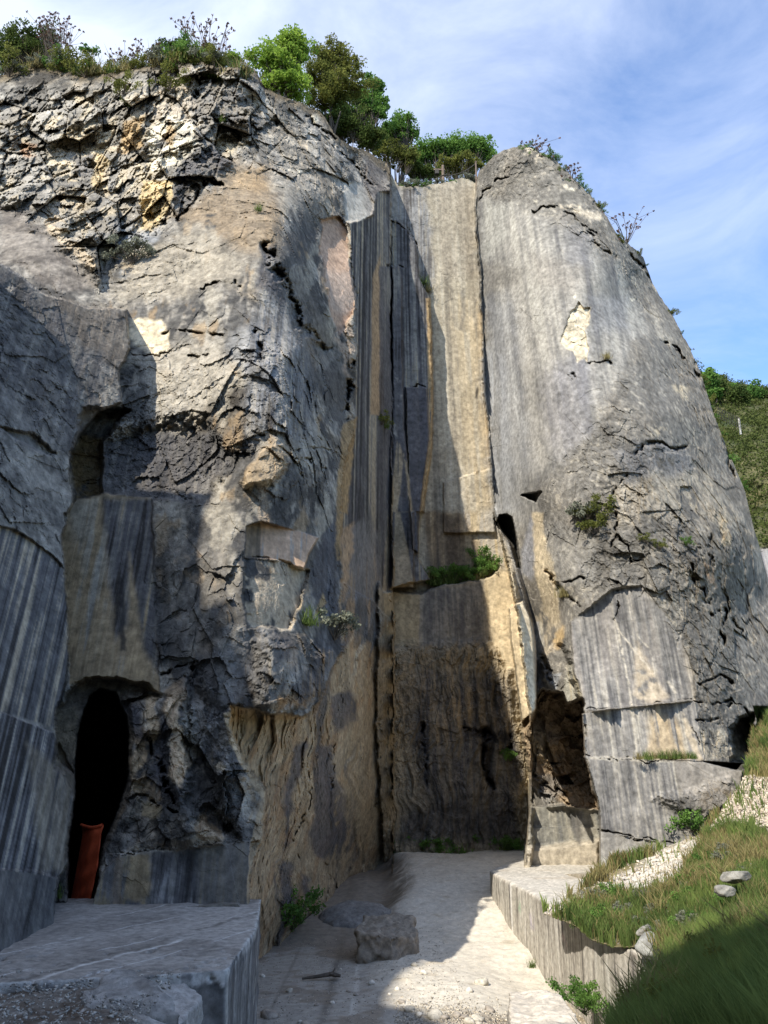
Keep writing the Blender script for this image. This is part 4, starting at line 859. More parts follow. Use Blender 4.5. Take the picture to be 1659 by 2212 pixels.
def vstreak(P, Nn, cols, f=7.0, bias=0, seed=200, s=(.5, .5)):
    """vertical saw and rain streaks on the flanks"""
    h = P[0]*.9 + P[1]*.75
    n = fbm((h*f*.35, P[2]*.25, P[0]*0), 1, 3, seed)*s[0] + fbm((h*f, P[2]*.5, P[0]*0), 1, 3, seed+9)*s[1] + .12*fbm(P, 6, 3, seed+5)
    t = np.clip(.5+bias+n, 0, .999)*(len(cols)-1); i = t.astype(int); fr = sstep(.1, .9, t-i)[:, None]
    Cc = np.array([col(c) for c in cols]); return lerp(Cc[i], Cc[np.minimum(i+1, len(cols)-1)], fr)
def xyz(u, v, z): a = onz(u, v, z); return (a[0], a[1])
ZS = -2.0
s_a = xyz(492, 2092, ZS); s_b = xyz(553, 2008, ZS); s_c = xyz(540, 1966, ZS); s_d = xyz(0, 2122, ZS); s_e = xyz(345, 2104, ZS)
s_out = [(-9.5, s_d[1]-.5), s_d, s_e, s_a, s_b, (s_c[0], 15.6), (-9.5, 15.6)]
def slab_disp(P, Nn):
    return .03*fbm(P, .8, 3, 210) + .012*fbm(P, 4, 4, 211) + (np.abs(Nn[:, 1]) > .5)*.05*fbm(P, 2.5, 3, 213) - .10*sstep(.42, .62, fbm(P, 2.2, 4, 212, ridged=True)+.15*(P[2] > -2.15))*(P[2] > -2.6)*(P[1] < 11.5)
def slab_col(P, Nn):
    n = fbm(P, .8, 4, 214); n2 = fbm(P, 4, 4, 215)
    top = np.array([.245,.225,.20])*(1+.2*n+.22*n2)[:, None]
    top = lerp(top, np.array([.36,.34,.31]), (sstep(.0, .5, n+.35*sstep(-3.6, -2.3, P[0]))*.55)[:, None])
    # saw marks, parallel pale lines running up and right
    w = P[0]*.86 - P[1]*.42; k = w*1.25 + .05*n
    ph = np.abs((k % 1)-.5)
    ln = sstep(.022, .008, ph)*sstep(.02, .2, fbm((np.floor(k)*3.1, P[1]*.5, P[0]*0), 1, 2, 216)+.12)
    top = lerp(top, np.array([.5,.49,.47]), (ln*.85)[:, None])
    w2 = P[0] - .42*(P[1]-10.3) + 3.45 + .09*fbm(P, 1.5, 3, 217)
    top = lerp(top, np.array([.12,.11,.095]), (sstep(.10, .02, np.abs(w2))*sstep(-.2, .2, n2)*.8)[:, None])
    top = lerp(top, np.array([.62,.60,.56]), (sstep(.05, .01, np.abs(w2-.14))*.6*(P[1] < 12))[:, None])
    fr = vstreak(P, Nn, ['black', (.10,.10,.10), (.17,.165,.16), (.28,.275,.26)], 3, -.02, 220)
    fr = lerp(fr, np.array([.52,.51,.48]), (sstep(.12, .4, n2*.8+.9*sstep(-2.35, -2.02, P[2])-.35)*.8)[:, None])
    rt = vstreak(P, Nn, ['black', 'dgray', (.20,.20,.195), (.36,.355,.33)], 14, .05, 221)
    edge = sstep(.12, .03, np.abs(P[2]+2.02))
    c = lerp(fr, rt, sstep(.4, .7, Nn[:, 0])[:, None])
    c = lerp(c, top, sstep(.45, .8, Nn[:, 2])[:, None])
    return lerp(c, np.array([.5,.5,.47]), (edge*(Nn[:, 2] < .85)*sstep(-.1, .3, n2+.1)*.7)[:, None])
slab = remeshed('stone_slab', [(s_out, -4.6, ZS)], .024, M_NEAR, slab_disp, slab_col)
tag(slab, 'large grey sawn stone slab with pale parallel saw lines, lying in front of the dark cave', 'stone slab')
# kerb of stone between slab and wall is part of the wall; gravel shelf and lump in front of the slab
e0, e1, e2, e3 = xyz(-260, 2120, -2.2), xyz(330, 2112, -2.15), xyz(352, 2125, -2.2), xyz(432, 2240, -2.55)
shelf_out = [(-8, 5.5), (e3[0]-.1, 5.5), e3, e2, (e1[0], e1[1]+.15), (-8, 10.4)]
def shelf_disp(P, Nn): return .07*fbm(P, 1.2, 4, 230) + .03*fbm(P, 6, 4, 231)
def shelf_col(P, Nn):
    n = fbm(P, 1.3, 4, 232); n2 = fbm(P, 9, 4, 233)
    c = lerp(np.array([.10,.075,.055]), np.array([.26,.24,.21]), np.clip(.45+.8*n+.5*n2, 0, 1)[:, None])
    c = lerp(c, np.array([.5,.49,.45]), sstep(.35, .5, n2)[:, None]*.8)
    return lerp(c, np.array([.40,.39,.37]), (sstep(.5, .15, P[0]-e2[0]+.75+(P[1]-9.6)*.45)*0 + sstep(-.5, -.12, P[0]-(e2[0]+(e2[1]-P[1])*.32))*.75)[:, None])
shelf = remeshed('gravel_shelf', [(shelf_out, -6, [-2.12, -2.3, -2.2, -2.06, -2.03, -2.03])], .032, M_NEAR, shelf_disp, shelf_col, rough=.8)
tag(shelf, kind='structure')
lump = remeshed('rock_lump', [([xyz(175, 2170, -2.15), xyz(270, 2135, -2.15), xyz(325, 2160, -2.15), xyz(395, 2260, -2.4), xyz(180, 2260, -2.4)], -3.2, [-2.04, -1.90, -1.95, -2.15, -2.08])], .05, M_NEAR,
                lambda P, Nn: .06*fbm(P, 2.5, 4, 240)+.03*fbm(P, 8, 3, 241), lambda P, Nn: lerp(np.array([.20,.19,.175]), np.array([.36,.35,.33]), np.clip(.5+.9*fbm(P, 4, 4, 242), 0, 1)[:, None]), rough=.8)
tag(lump, 'low rounded lump of bare grey rock rising from the brown gravel', 'rock')

# long bench on the right
ZB = -2.6
bt = [xyz(u, v, ZB) for u, v in q4((456,1548),(470,1562),(640,1650),(760,1725),(860,1790),(1000,1865),(1110,1905),(1200,1945))]
b_out = [bt[0]] + bt[1:] + [(9, bt[-1][1]-.8), (16, 14), (16, 29.5), (4.2, 29.5)]
def bench_disp(P, Nn): return .02*fbm(P, .9, 3, 250) + .01*fbm((P[0]*9+P[1]*7, P[2]*.4, P[0]*0), 1, 3, 251) + .02*fbm(P, 5, 3, 252)*(Nn[:, 2] > .5) - .05*sstep(.45, .65, fbm(P, 2.5, 3, 253, ridged=True))*(P[2] > ZB-.3)
def bench_col(P, Nn):
    n = fbm(P, .9, 4, 254); n2 = fbm(P, 5, 4, 255)
    top = np.array([.50,.465,.40])*(1+.12*n+.12*n2)[:, None]
    top = lerp(top, np.array([.36,.31,.24]), (sstep(.2, .6, n)*.6)[:, None])
    fl = vstreak(P, Nn, [(.07,.065,.06), (.22,.20,.175), (.37,.34,.29), (.46,.43,.37), (.56,.53,.47)], 16, .08, 256, s=(.4, .6))
    fl = lerp(fl, np.array([.26,.22,.18]), (sstep(-2.75, -2.62, P[2])*sstep(-.1, .3, n2)*.7)[:, None])
    lx = bt[2][1]*.5+bt[1][1]*.5
    fl = lerp(fl, np.array([.75,.73,.68]), (sstep(.12, .03, np.abs(P[1]-lx))*.9)[:, None])
    for y0, h0, c in [(22.4, -3.05, (.18,.42,.22)), (21.2, -3.2, (.42,.36,.50)), (18.2, -3.1, (.50,.30,.28))]:
        fl = lerp(fl, np.array(c), (sstep(.30, .1, np.abs(P[1]-y0))*sstep(.22, .05, np.abs(P[2]-h0))*sstep(-.2, .2, n2)*.45)[:, None])
    return lerp(fl, top, sstep(.5, .8, Nn[:, 2])[:, None])
bench = remeshed('stone_bench', [(b_out, -6, ZB)], .06, M_NEAR, bench_disp, bench_col)
tag(bench, 'long pale bench of sawn stone with dark vertical streaks, right of the white gravel ramp', 'stone bench')
# low block at the bottom edge of the picture
ZL = -3.15
lb = [xyz(u, v, ZL) for u, v in q4((538,2072),(690,2068),(770,2085),(840,2190),(900,2300),(545,2330))]
blk = remeshed('stone_block', [(lb, -6, ZL)], .035, M_NEAR, lambda P, Nn: .035*fbm(P, 2, 3, 260)+.02*fbm(P, 7, 3, 261)-.06*sstep(.4, .6, fbm(P, 3, 3, 263, ridged=True)),
               lambda P, Nn: lerp(vstreak(P, Nn, ['dgray', (.30,.27,.23), (.5,.46,.39)], 12, .1, 262), np.array([.56,.50,.41])*(1+.25*fbm(P, 3, 4, 264))[:, None], sstep(.4, .8, Nn[:, 2])[:, None]), rough=.6)
tag(blk, 'low pale stone block lying at the foot of the long streaked bench', 'stone block')
# boulder sitting where the ramp meets the lower floor
b0 = onz(818, 2085, -4.0)
def boulder(name, c, size, seed, colr, res=5, cutf=.35, par=None):
    bm = bmesh.new(); bmesh.ops.create_icosphere(bm, subdivisions=res, radius=1)
    V = np.array([v.co[:] for v in bm.verts], np.float32); Fc = np.array([[v.index for v in f.verts] for f in bm.faces]); bm.free()
    P = (V[:, 0]+seed*3.7, V[:, 1], V[:, 2])
    # plane cuts give the broken faces
    r = np.random.default_rng(seed); s = np.ones(len(V), np.float32)
    for _ in range(11):
        nrm = r.normal(size=3); nrm /= np.linalg.norm(nrm); d = r.uniform(.55, .85)
        k = V@nrm; s = np.minimum(s, np.where(k > 1e-3, d/np.maximum(k, 1e-3), 9))
    V2 = V*s[:, None]*(1+.10*fbm(P, 1.5, 4, seed)+.04*fbm(P, 6, 3, seed+1))[:, None]
    V2 = V2*np.array(size)[None]
    n = fbm((P[0]*2, P[1]*2, P[2]*2), 1, 4, seed+2)
    cc = np.clip(col(colr)*(1+.35*n)[:, None], .02, .95)
    o = mesh_np(name, V2, Fc, M_NEAR, par, cc, {'rough': np.full(len(V2), .8)}, smooth=True); o.location = c
    return o
q_ = [xyz(u, v, -4.0) for u, v in ((775, 2082), (846, 2086))]
bo = remeshed('boulder', [([q_[0], q_[1], (q_[1][0]+.55, q_[1][1]+.5), (q_[1][0]+.5, q_[1][1]+1.9), (q_[0][0]+.1, q_[0][1]+1.4), (q_[0][0]-.12, q_[0][1]+.6)], -4.3, [-3.38, -3.4, -3.5, -3.3, -3.25, -3.4])], .035, M_NEAR,
              lambda P, Nn: .15*fbm(P, 1.7, 4, 270)+.12*facets(P, .5, 274, .8, .6)[0]+.04*fbm(P, 6, 4, 271), lambda P, Nn: np.array([.25,.215,.17])*(1+.3*fbm(P, 3, 4, 272)+.2*fbm(P, 12, 3, 273))[:, None], rough=.6)
tag(bo, 'squat brown-grey boulder wedged at the left foot of the white ramp', 'boulder')
bo = boulder('boulder', (b0[0]-.6, b0[1]+4.4, -4.1), (1.25, 1.1, .8), 8, (.20,.19,.175))
tag(bo, 'broad dark mossy boulder at the foot of the brown rock wall, behind the squat boulder', 'boulder')

# ================================================================== GRASSY BANK ON THE RIGHT
def sheet(name, top, bot, u0, u1, du, nv, ctrl, mat, colf, relief, warp_edge=3, rough=.8):
    ug_ = np.arange(u0, u1, du).astype(np.float32)
    vt = np.interp(ug_, *zip(*top)); vb_ = np.interp(ug_, *zip(*bot))
    z0 = np.zeros_like(ug_); vt = vt + warp_edge*fbm((ug_/18, z0, z0), 1, 3, 300)
    t = np.linspace(0, 1, nv).astype(np.float32)
    UU = np.repeat(ug_[None], nv, 0); VV = (vt[None]+(vb_-vt)[None]*t[:, None]).astype(np.float32)
    DD = tps(ctrl, UU, VV); P = P3(UU, VV, DD); P = tuple(a.astype(np.float32) for a in P)
    DD = DD + relief(P, UU, VV)
    X, Y, Z = P3(UU, VV, DD)
    C_ = colf(P, UU, VV)
    UU0, VV0, V0 = UU, VV, np.stack([X, Y, Z], -1)
    ex = np.linspace(.5, 30, 24)            # the ground carries on to the right
    X = np.concatenate([X, X[:, -1:]+ex], 1); Y = np.concatenate([Y, np.repeat(Y[:, -1:], 24, 1)], 1); Z = np.concatenate([Z, Z[:, -1:]+.12*ex+.3*np.sin(ex)], 1)
    C_ = np.concatenate([C_, np.repeat(C_[:, -1:], 24, 1)], 1)
    m, n = X.shape; i = np.arange(m*n).reshape(m, n)
    q = np.stack([i[:-1, :-1], i[1:, :-1], i[1:, 1:], i[:-1, 1:]], -1).reshape(-1, 4)
    V3 = np.stack([X, Y, Z], -1)
    o = mesh_np(name, V3.reshape(-1, 3), q, mat, None, np.clip(C_, .01, .95).reshape(-1, 3), {'rough': np.full(m*n, rough)}, smooth=True)
    return o, UU0, VV0, V0
btop = q4((690,1720),(760,1690),(860,1620),(910,1570),(1000,1500),(1100,1490),(1290,1420),(1380,1390),(1400,1340),(1450,1300),(1540,1180),(1570,1100),(1590,1000),(1600,860),(1660,840),(1900,800))
bbot = q4((690,1735),(760,1760),(830,1790),(900,1850),(1000,1880),(1130,1880),(1300,1900)); bbot = [(u, v) for u, v in bbot]
bctrl = [(1190,1970,17.4),(1240,1985,16.9),(1280,2030,15.6),(1330,2046,14.9),(1395,2046,14.2),(1300,1890,21.5),(1400,1850,22.3),(1480,1815,22.6),(1560,1720,23.5),(1620,1560,29),(1700,1540,28),(1700,1300,40),
         (1350,1960,18),(1450,1930,18),(1550,1900,16),(1659,1850,16),(1659,2000,10.5),(1560,2000,12),(1450,2050,12.5),(1659,1700,22),(1900,1900,12),(1900,2100,7)]
def rub_mask(P, UU, VV):
    n = fbm(P, .9, 4, 310)
    a = sstep(-10, 10, sdist(UU+14*n, VV+14*n, q4((690,1740),(760,1700),(900,1630),(1000,1560),(1140,1500),(1300,1410),(1370,1400),(1330,1500),(1260,1600),(1130,1640),(1000,1650),(880,1660),(800,1730))))
    b = sstep(-12, 12, sdist(UU+14*n, VV+14*n, q4((1380,1400),(1440,1330),(1560,1150),(1900,1150),(1900,1420),(1659,1400),(1500,1360))))
    return a, b
def bank_rel(P, UU, VV):
    a, b = rub_mask(P, UU, VV)
    f, e, r = facets(P, .5, 311, .8, .6)
    return .25*fbm(P, .7, 4, 312) + .06*fbm(P, 4, 3, 313) + b*f*.6 + a*.12*fbm(P, 2.5, 4, 314, ridged=True)
def bank_col(P, UU, VV):
    a, b = rub_mask(P, UU, VV); n = fbm(P, 1.1, 4, 315); n2 = fbm(P, 6, 3, 316)
    c = lerp(np.array([.13,.12,.05]), np.array([.24,.19,.11]), np.clip(.5+n+.4*n2, 0, 1)[..., None])
    g = sstep(1560, 1500, VV)*sstep(1590, 1600, UU)*0 + sstep(1690, 1620, VV+20*n)
    c = lerp(c, np.array([.20,.20,.07])*(1+.3*n2)[..., None], g[..., None])
    c = lerp(c, np.array([.58,.54,.47])*(1+.12*n+.14*n2)[..., None], (a*sstep(-.5, -.1, n2+n*.5+.2))[..., None])
    f, e, r = facets(P, .5, 311, .8, .6)
    c = lerp(c, lerp(np.array([.40,.31,.24]), np.array([.60,.53,.44]), r[..., None])*(1+.15*n2)[..., None], (b*.9)[..., None])
    return c
bank, BU, BV, BP = sheet('grassy_bank', btop, bbot, 1174, 1800, 2.2, 330, bctrl, M_GROUND, bank_col, bank_rel)
tag(bank, kind='structure')
# nearer slope, in front of the end of the bench
ftop = [(1290,2330),(1345,2240),(1390,2192),(1430,2142),(1460,2095),(1485,2062),(1520,2040),(1900,2010)]
fbot = [(1290,2300),(1900,2420)]
fctrl = [(1300,2240,8.6),(1345,2150,10.8),(1385,2115,11.6),(1430,2070,12.4),(1500,2030,12.3),(1600,2010,11),(1700,2000,10),(1659,2100,7.5),(1659,2212,5.2),(1500,2120,9.3),(1500,2212,7),(1400,2212,7.9),(1400,2150,9.6),(1900,2100,6),(1900,2300,3.6),(1500,2350,5)]
front, FU, FV, FP = sheet('grass_slope', ftop, fbot, 1290, 1880, 3, 200, fctrl, M_GROUND, bank_col, lambda P, a, b: .12*fbm(P, .9, 4, 320))
tag(front, kind='structure')

# ---- grass as blades
def sample_sheet(BU, BV, BP, n, dens, r):
    """random points on a sheet, spread evenly over real area, kept with probability dens(u,v)"""
    a = BP[1:, :-1]-BP[:-1, :-1]; b = BP[:-1, 1:]-BP[:-1, :-1]
    ar = np.linalg.norm(np.cross(a, b), axis=-1); u = BU[:-1, :-1]; v = BV[:-1, :-1]
    w = (ar*dens(u, v)).ravel(); w /= w.sum()
    k = r.choice(len(w), n, p=w); i, j = np.unravel_index(k, ar.shape)
    s = r.random((n, 1)); t = r.random((n, 1))
    P = BP[i, j]+a[i, j]*s+b[i, j]*t
    nn = np.cross(b[i, j], a[i, j]); nn /= np.linalg.norm(nn, axis=1, keepdims=True)+1e-9
    nn *= np.sign(nn[:, 2:3]+1e-6)
    return P, nn, BU[i, j], BV[i, j]
def blades(name, P, L_, wd, r, mat, tone, lean=.45, parent=None, up=None):
    n = len(P); ang = r.random(n)*2*np.pi; la = r.random(n)*2*np.pi
    L_ = L_*(.35+1.3*r.random(n)**1.6)
    d = np.stack([np.cos(la), np.sin(la), 0*la], 1)*(lean*(.3+r.random(n)))[:, None]
    w = np.stack([np.cos(ang), np.sin(ang), 0*ang], 1)*(wd*(.6+.8*r.random(n)))[:, None]/2
    z = np.array([0, 0, 1.0]) if up is None else up
    p0 = P - z*.02; p1 = P+(z*.55+d*.25)*L_[:, None]; p2 = P+(z*.9+d*.85)*L_[:, None]
    V = np.stack([p0-w, p0+w, p1-w*.8, p1+w*.8, p2], 1).reshape(-1, 3)
    b = np.arange(n)[:, None]*5
    Fc = np.concatenate([b+np.array([0, 1, 3]), b+np.array([0, 3, 2]), b+np.array([2, 3, 4])])
    return mesh_np(name, V, Fc, mat, parent, None, {'tone': np.repeat(tone, 5)})
M_GRASS = leaf_mat('grass_green', (.055,.095,.03), (.24,.31,.09), .45)
M_DRY = leaf_mat('dry_grass', (.16,.13,.055), (.34,.30,.14), .3)
def gmask(u, v):
    P0 = (u/60, v/60, 0*u)
    rb = sdist(u, v, q4((690,1740),(760,1700),(900,1630),(1000,1560),(1140,1500),(1300,1410),(1370,1400),(1330,1500),(1260,1600),(1130,1640),(1000,1650),(880,1660),(800,1730)))
    rb2 = sdist(u, v, q4((1380,1400),(1440,1330),(1560,1150),(1900,1150),(1900,1420),(1659,1400),(1500,1360)))
    tuft = (fbm((u/22, v/16, 0*u), 1, 3, 330)+.35)
    return np.clip(tuft, .03, 1)*np.where(rb > -4, .015, 1)*np.where(rb2 > -4, .03, 1)
r = np.random.default_rng(3)
P, nn, gu, gv = sample_sheet(BU, BV, BP, 70000, gmask, r)
tone = np.clip(.5+.6*fbm((P[:, 0]*.8, P[:, 1]*.8, P[:, 2]), 1, 3, 331)+.3*(r.random(len(P))-.5), 0, 1)
dry = fbm((P[:, 0]*.7, P[:, 1]*.5, P[:, 2]), 1, 3, 332)+.35*sstep(1990, 1900, gv)*sstep(1640, 1400, gu) + .3*(gv < 1700) > .22
dry ^= r.random(len(P)) < .15
far = np.clip(P[:, 1]/14, .6, 1.8)
tag(blades('grass', P[~dry], .24*np.ones((~dry).sum()), .018*far[~dry], r, M_GRASS, tone[~dry]), kind='stuff')
tag(blades('dry_grass', P[dry], .20*np.ones(dry.sum()), .016*far[dry], r, M_DRY, tone[dry]), kind='stuff')
P, nn, gu, gv = sample_sheet(FU, FV, FP, 85000, lambda u, v: np.clip(fbm((u/30, v/25, 0*u), 1, 3, 333)+.6, .1, 1), r)
tone = np.clip(.68+.6*fbm((P[:, 0]*.8, P[:, 1]*.8, P[:, 2]), 1, 3, 334)+.4*(r.random(len(P))-.5), 0, 1)
tag(blades('grass', P, .27*np.ones(len(P)), .011, r, M_GRASS, tone, .5), kind='stuff')

# ================================================================== HILLSIDE BEYOND THE BUTTRESS
htop = q2((1330,1560),(1372,1606),(1440,1612),(1500,1650),(1570,1660),(1659,1680),(2200,1760))
hbot = [(1494,1900),(2000,1900)]
hctrl = [(1500,800,95),(1659,840,90),(1900,880,85),(1560,1000,70),(1659,1000,66),(1659,1170,55),(1600,1170,58),(1640,1200,52),(1659,1500,46),(1620,1500,47),(1600,1900,46),(1900,1000,60),(1900,1500,42)]
def hill_rel(P, UU, VV):
    cl = sstep(1180, 1200, VV)
    return (1-cl)*(2.2*fbm(P, .12, 4, 340)+.5*fbm(P, .7, 3, 341)) + cl*(-1.0*fbm(P, .25, 4, 342, ridged=True)-.25*fbm(P, 1.5, 3, 343, ridged=True))
def hill_col(P, UU, VV):
    n = fbm(P, .25, 5, 344); n2 = fbm(P, 1.4, 4, 345)
    c = lerp(np.array([.035,.05,.018]), np.array([.12,.11,.05]), np.clip(.45+.8*n+.5*n2, 0, 1)[..., None])
    cl = sstep(-4, 4, sdist(UU+6*n, VV+6*n, q4((1540,100),(1600,160),(1700,150),(1900,150),(1900,1100),(1500,1100))))
    thx = (UU-829)/(VV+1850)*3000
    s = fbm((thx/7, VV/200, 0*UU), 1, 3, 346)
    rk = lerp(np.array([.10,.10,.11]), np.array([.33,.32,.30]), np.clip(.5+.9*s, 0, 1)[..., None])
    rk = lerp(rk, lerp(np.array([.09,.09,.10]), np.array([.26,.26,.27]), np.clip(.5+.8*n2+.5*n, 0, 1)[..., None]), sstep(1320, 1350, VV+20*n)[..., None])
    return lerp(c, rk, cl[..., None])
hill, HU, HV, HP = sheet('hillside', htop, hbot, 1494, 1900, 2.5, 420, hctrl, M_GROUND, hill_col, hill_rel)
tag(hill, kind='structure')
M_SCRUB = leaf_mat('scrub_leaf', (.035,.055,.015), (.13,.15,.05), .3)
def clumps(name, pts, size, nleaf, leaf, r, mat, tone_b=.5, parent=None, flat=.8, tone_f=None):
    """leaf-sized faces gathered in clumps round pts"""
    n = len(pts)*nleaf; k = np.repeat(np.arange(len(pts)), nleaf)
    sz = size if np.ndim(size) else np.full(len(pts), size)
    off = r.normal(size=(n, 3)); off /= np.linalg.norm(off, axis=1, keepdims=True); off *= (r.random((n, 1))**.45)
    P = pts[k]+off*sz[k][:, None]*np.array([1, 1, flat])
    a = r.normal(size=(n, 3)); a /= np.linalg.norm(a, axis=1, keepdims=True); b = np.cross(a, r.normal(size=(n, 3))); b /= np.linalg.norm(b, axis=1, keepdims=True)
    s = (leaf*(.6+.8*r.random(n)))[:, None]
    V = np.stack([P-a*s*.5, P+b*s*.33, P+a*s*.5, P-b*s*.33], 1).reshape(-1, 3)
    Fc = np.arange(n*4).reshape(-1, 4)
    ct = r.random(len(pts))*.5-.25
    tone = np.clip(tone_b+ct[k]+.3*(r.random(n)-.5)+(0 if tone_f is None else tone_f(P)), 0, 1)
    return mesh_np(name, V, Fc, mat, parent, None, {'tone': np.repeat(tone, 4)})
P, nn, gu, gv = sample_sheet(HU, HV, HP, 1800, lambda u, v: np.where(sdist(u, v, q4((1540,100),(1600,160),(1900,150),(1900,1100),(1500,1100))) > -6, 0.0, 1)*np.clip(.4+fbm((u/20, v/20, 0*u), 1, 3, 350), .03, 1), r)
tag(clumps('scrub', P, .5+.7*r.random(len(P)), 55, .22, r, M_SCRUB, .5, None, .8), kind='stuff')

# ================================================================== TREES AND BUSHES
M_BARK = plain_mat('bark', (.09,.075,.06), .9, .35, 14)
M_LEAF = {'bright': leaf_mat('leaf_bright', (.09,.18,.03), (.36,.50,.09), .5), 'olive': leaf_mat('leaf_olive', (.07,.09,.025), (.27,.28,.075), .42),
          'mid': leaf_mat('leaf_mid', (.05,.12,.03), (.20,.34,.08), .45), 'dark': leaf_mat('leaf_dark', (.03,.055,.018), (.12,.16,.045), .35),
          'grey': leaf_mat('leaf_grey', (.10,.11,.08), (.27,.28,.21), .3), 'bud': leaf_mat('seed_heads', (.10,.06,.05), (.22,.13,.10), .2), 'yellow': leaf_mat('flower_yellow', (.35,.30,.03), (.6,.5,.05), .2)}
def tubes(name, segs, mat, parent=None, k=5):
    """segs: list of (p0, p1, r0, r1) joined into one mesh of tapered limbs"""
    S = np.array([[*a, *b, c, d] for a, b, c, d in segs], np.float64); n = len(S)
    p0, p1 = S[:, :3], S[:, 3:6]; d = p1-p0; d /= np.linalg.norm(d, axis=1, keepdims=True)+1e-9
    ref = np.where(np.abs(d[:, 2:3]) > .9, [[1., 0, 0]], [[0, 0, 1.]]); a = np.cross(d, ref); a /= np.linalg.norm(a, axis=1, keepdims=True); b = np.cross(d, a)
    t = np.arange(k)/k*2*np.pi
    ring = a[:, None]*np.cos(t)[None, :, None]+b[:, None]*np.sin(t)[None, :, None]
    V = np.concatenate([p0[:, None]+ring*S[:, 6][:, None, None], p1[:, None]+ring*S[:, 7][:, None, None]], 1).reshape(-1, 3)
    i = np.arange(k); j = (i+1) % k
    q = np.stack([i, j, j+k, i+k], 1)
    Fc = (np.arange(n)[:, None, None]*2*k+q[None]).reshape(-1, 4)
    return mesh_np(name, V, Fc, mat, parent, None, None, smooth=True)
def branch_net(base, targets, r0, r, stem_top=.35):
    """limbs growing from a forked trunk to every clump"""
    segs = []; base = np.array(base); c = targets.mean(0)
    hub = base+(c-base)*stem_top; hub[2] = base[2]+(c[2]-base[2])*stem_top
    segs.append((base-[0, 0, .4], hub, r0, r0*.75))
    km = min(7, len(targets)); hubs = targets[r.choice(len(targets), km, replace=False)]
    hubs = hub+(hubs-hub)*.55
    for h in hubs:
        m = (hub+h)/2+r.normal(size=3)*.12; segs += [(hub, m, r0*.5, r0*.4), (m, h, r0*.4, r0*.27)]
    for t in targets:
        h = hubs[np.argmin(((hubs-t)**2).sum(1))]; m = (h+t)/2+r.normal(size=3)*.12
        segs += [(h, m, r0*.2, r0*.12), (m, t, r0*.12, r0*.04)]
    return segs
def tree(name, base, blobs, leafmat, label, cat='tree', group=None, nclump=70, nleaf=90, leaf=.13, csize=.5, r0=.14, seed=1, tone=.5, hollow=.35):
    """blobs: list of (centre offset xyz, radii xyz)"""
    r = np.random.default_rng(seed); root = empty(name, base); tag(root, label, cat, group)
    vol = np.array([b[1][0]*b[1][1]*b[1][2] for b in blobs])**.7; vol /= vol.sum(); pts = []; nclump = int(nclump*1.6); csize *= .72; nleaf = int(nleaf*.8); leaf *= .85
    for i in range(nclump):
        o_, rd = blobs[r.choice(len(blobs), p=vol)]
        d = r.normal(size=3); d /= np.linalg.norm(d); k = hollow+(1-hollow)*r.random()**.5
        pts.append(np.array(o_)+d*np.array(rd)*k*(.95+.28*r.normal()))
    pts = np.array(pts)
    tubes('trunk', branch_net((0, 0, 0), pts, r0, r), M_BARK, root)
    clumps('crown', pts, csize*(.4+1.0*r.random(len(pts))), nleaf, leaf, r, M_LEAF[leafmat], tone, root, .75)
    return root
def at(u, v, Y): x, y, z = P3(u, v, Y); return Vector((x, y, z))
def off(base, u, v, Y): p = at(u, v, Y); return tuple(p-base)
def px(Y, v, n): # metres covered by n drawing units at depth Y and height v
    return n/F*Y/(cp-(CV-v)/F*sp)
def tree_at(name, ub, back, discs, lm, label, drop=0, **kw):
    """tree standing at column ub of the rim; discs: (u, v, ru, rv) outline discs of its crown"""
    b = rimpt(ub, back); b.z += drop; Y = b.y; blobs = []
    for (u, v, ru, rv) in discs:
        blobs.append((off(b, u, v, Y), (px(Y, v, ru), px(Y, v, ru)*.9, px(Y, v, rv)*.8)))
    return tree(name, b, blobs, lm, label, **kw)
TG = 'trees on the cliff top'
tree_at('tree', 610, 3.0, [(612,95,34,34),(575,130,38,24),(645,115,24,42),(600,150,48,36),(590,185,40,22),(640,190,36,30)], 'bright', 'bright yellow-green leafy tree on the cliff edge, leftmost of the green trees', nclump=120, nleaf=110, leaf=.15, csize=.5, seed=11, tone=.6, group=TG)
tree_at('tree', 712, 3.5, [(712,125,44,38),(752,150,26,36),(690,165,40,30),(745,190,44,28),(700,215,44,26)], 'olive', 'rounded olive-coloured tree with a dark inside, right beside the bright green tree', nclump=130, nleaf=130, leaf=.12, csize=.5, seed=12, tone=.5, group=TG)
tree_at('tree', 800, 6, [(805,195,28,40),(820,235,25,30),(770,230,45,35),(735,250,40,28)], 'mid', 'green leafy tree just down the slope to the right of the olive tree', nclump=90, nleaf=110, leaf=.16, csize=.5, seed=13, group=TG)
tree_at('tree', 760, 3.0, [(760,280,40,28),(725,262,30,20),(800,300,30,22)], 'dark', 'low dark bush in the shade under the leafy trees', cat='bush', nclump=70, nleaf=120, leaf=.14, csize=.5, r0=.07, seed=14, tone=.5, group=TG)
tree_at('tree', 865, 6, [(870,275,28,28),(840,290,35,25),(888,290,14,22)], 'mid', 'small leafy green tree above the head of the tall recess', nclump=80, nleaf=100, leaf=.15, csize=.45, seed=15, tone=.55, group=TG)
tree_at('tree', 850, 3.5, [(850,330,40,28),(880,345,25,25),(820,318,25,15)], 'olive', 'brownish olive bush at the left corner of the tall recess', cat='bush', nclump=60, nleaf=110, leaf=.12, csize=.4, r0=.06, seed=16, tone=.35, group=TG)
tree_at('tree', 935, 8, [(930,325,35,28),(905,345,25,25),(960,318,25,25)], 'mid', 'green tree behind the wooden pole, at the left', nclump=70, nleaf=100, leaf=.15, csize=.5, seed=17, tone=.65, group=TG)
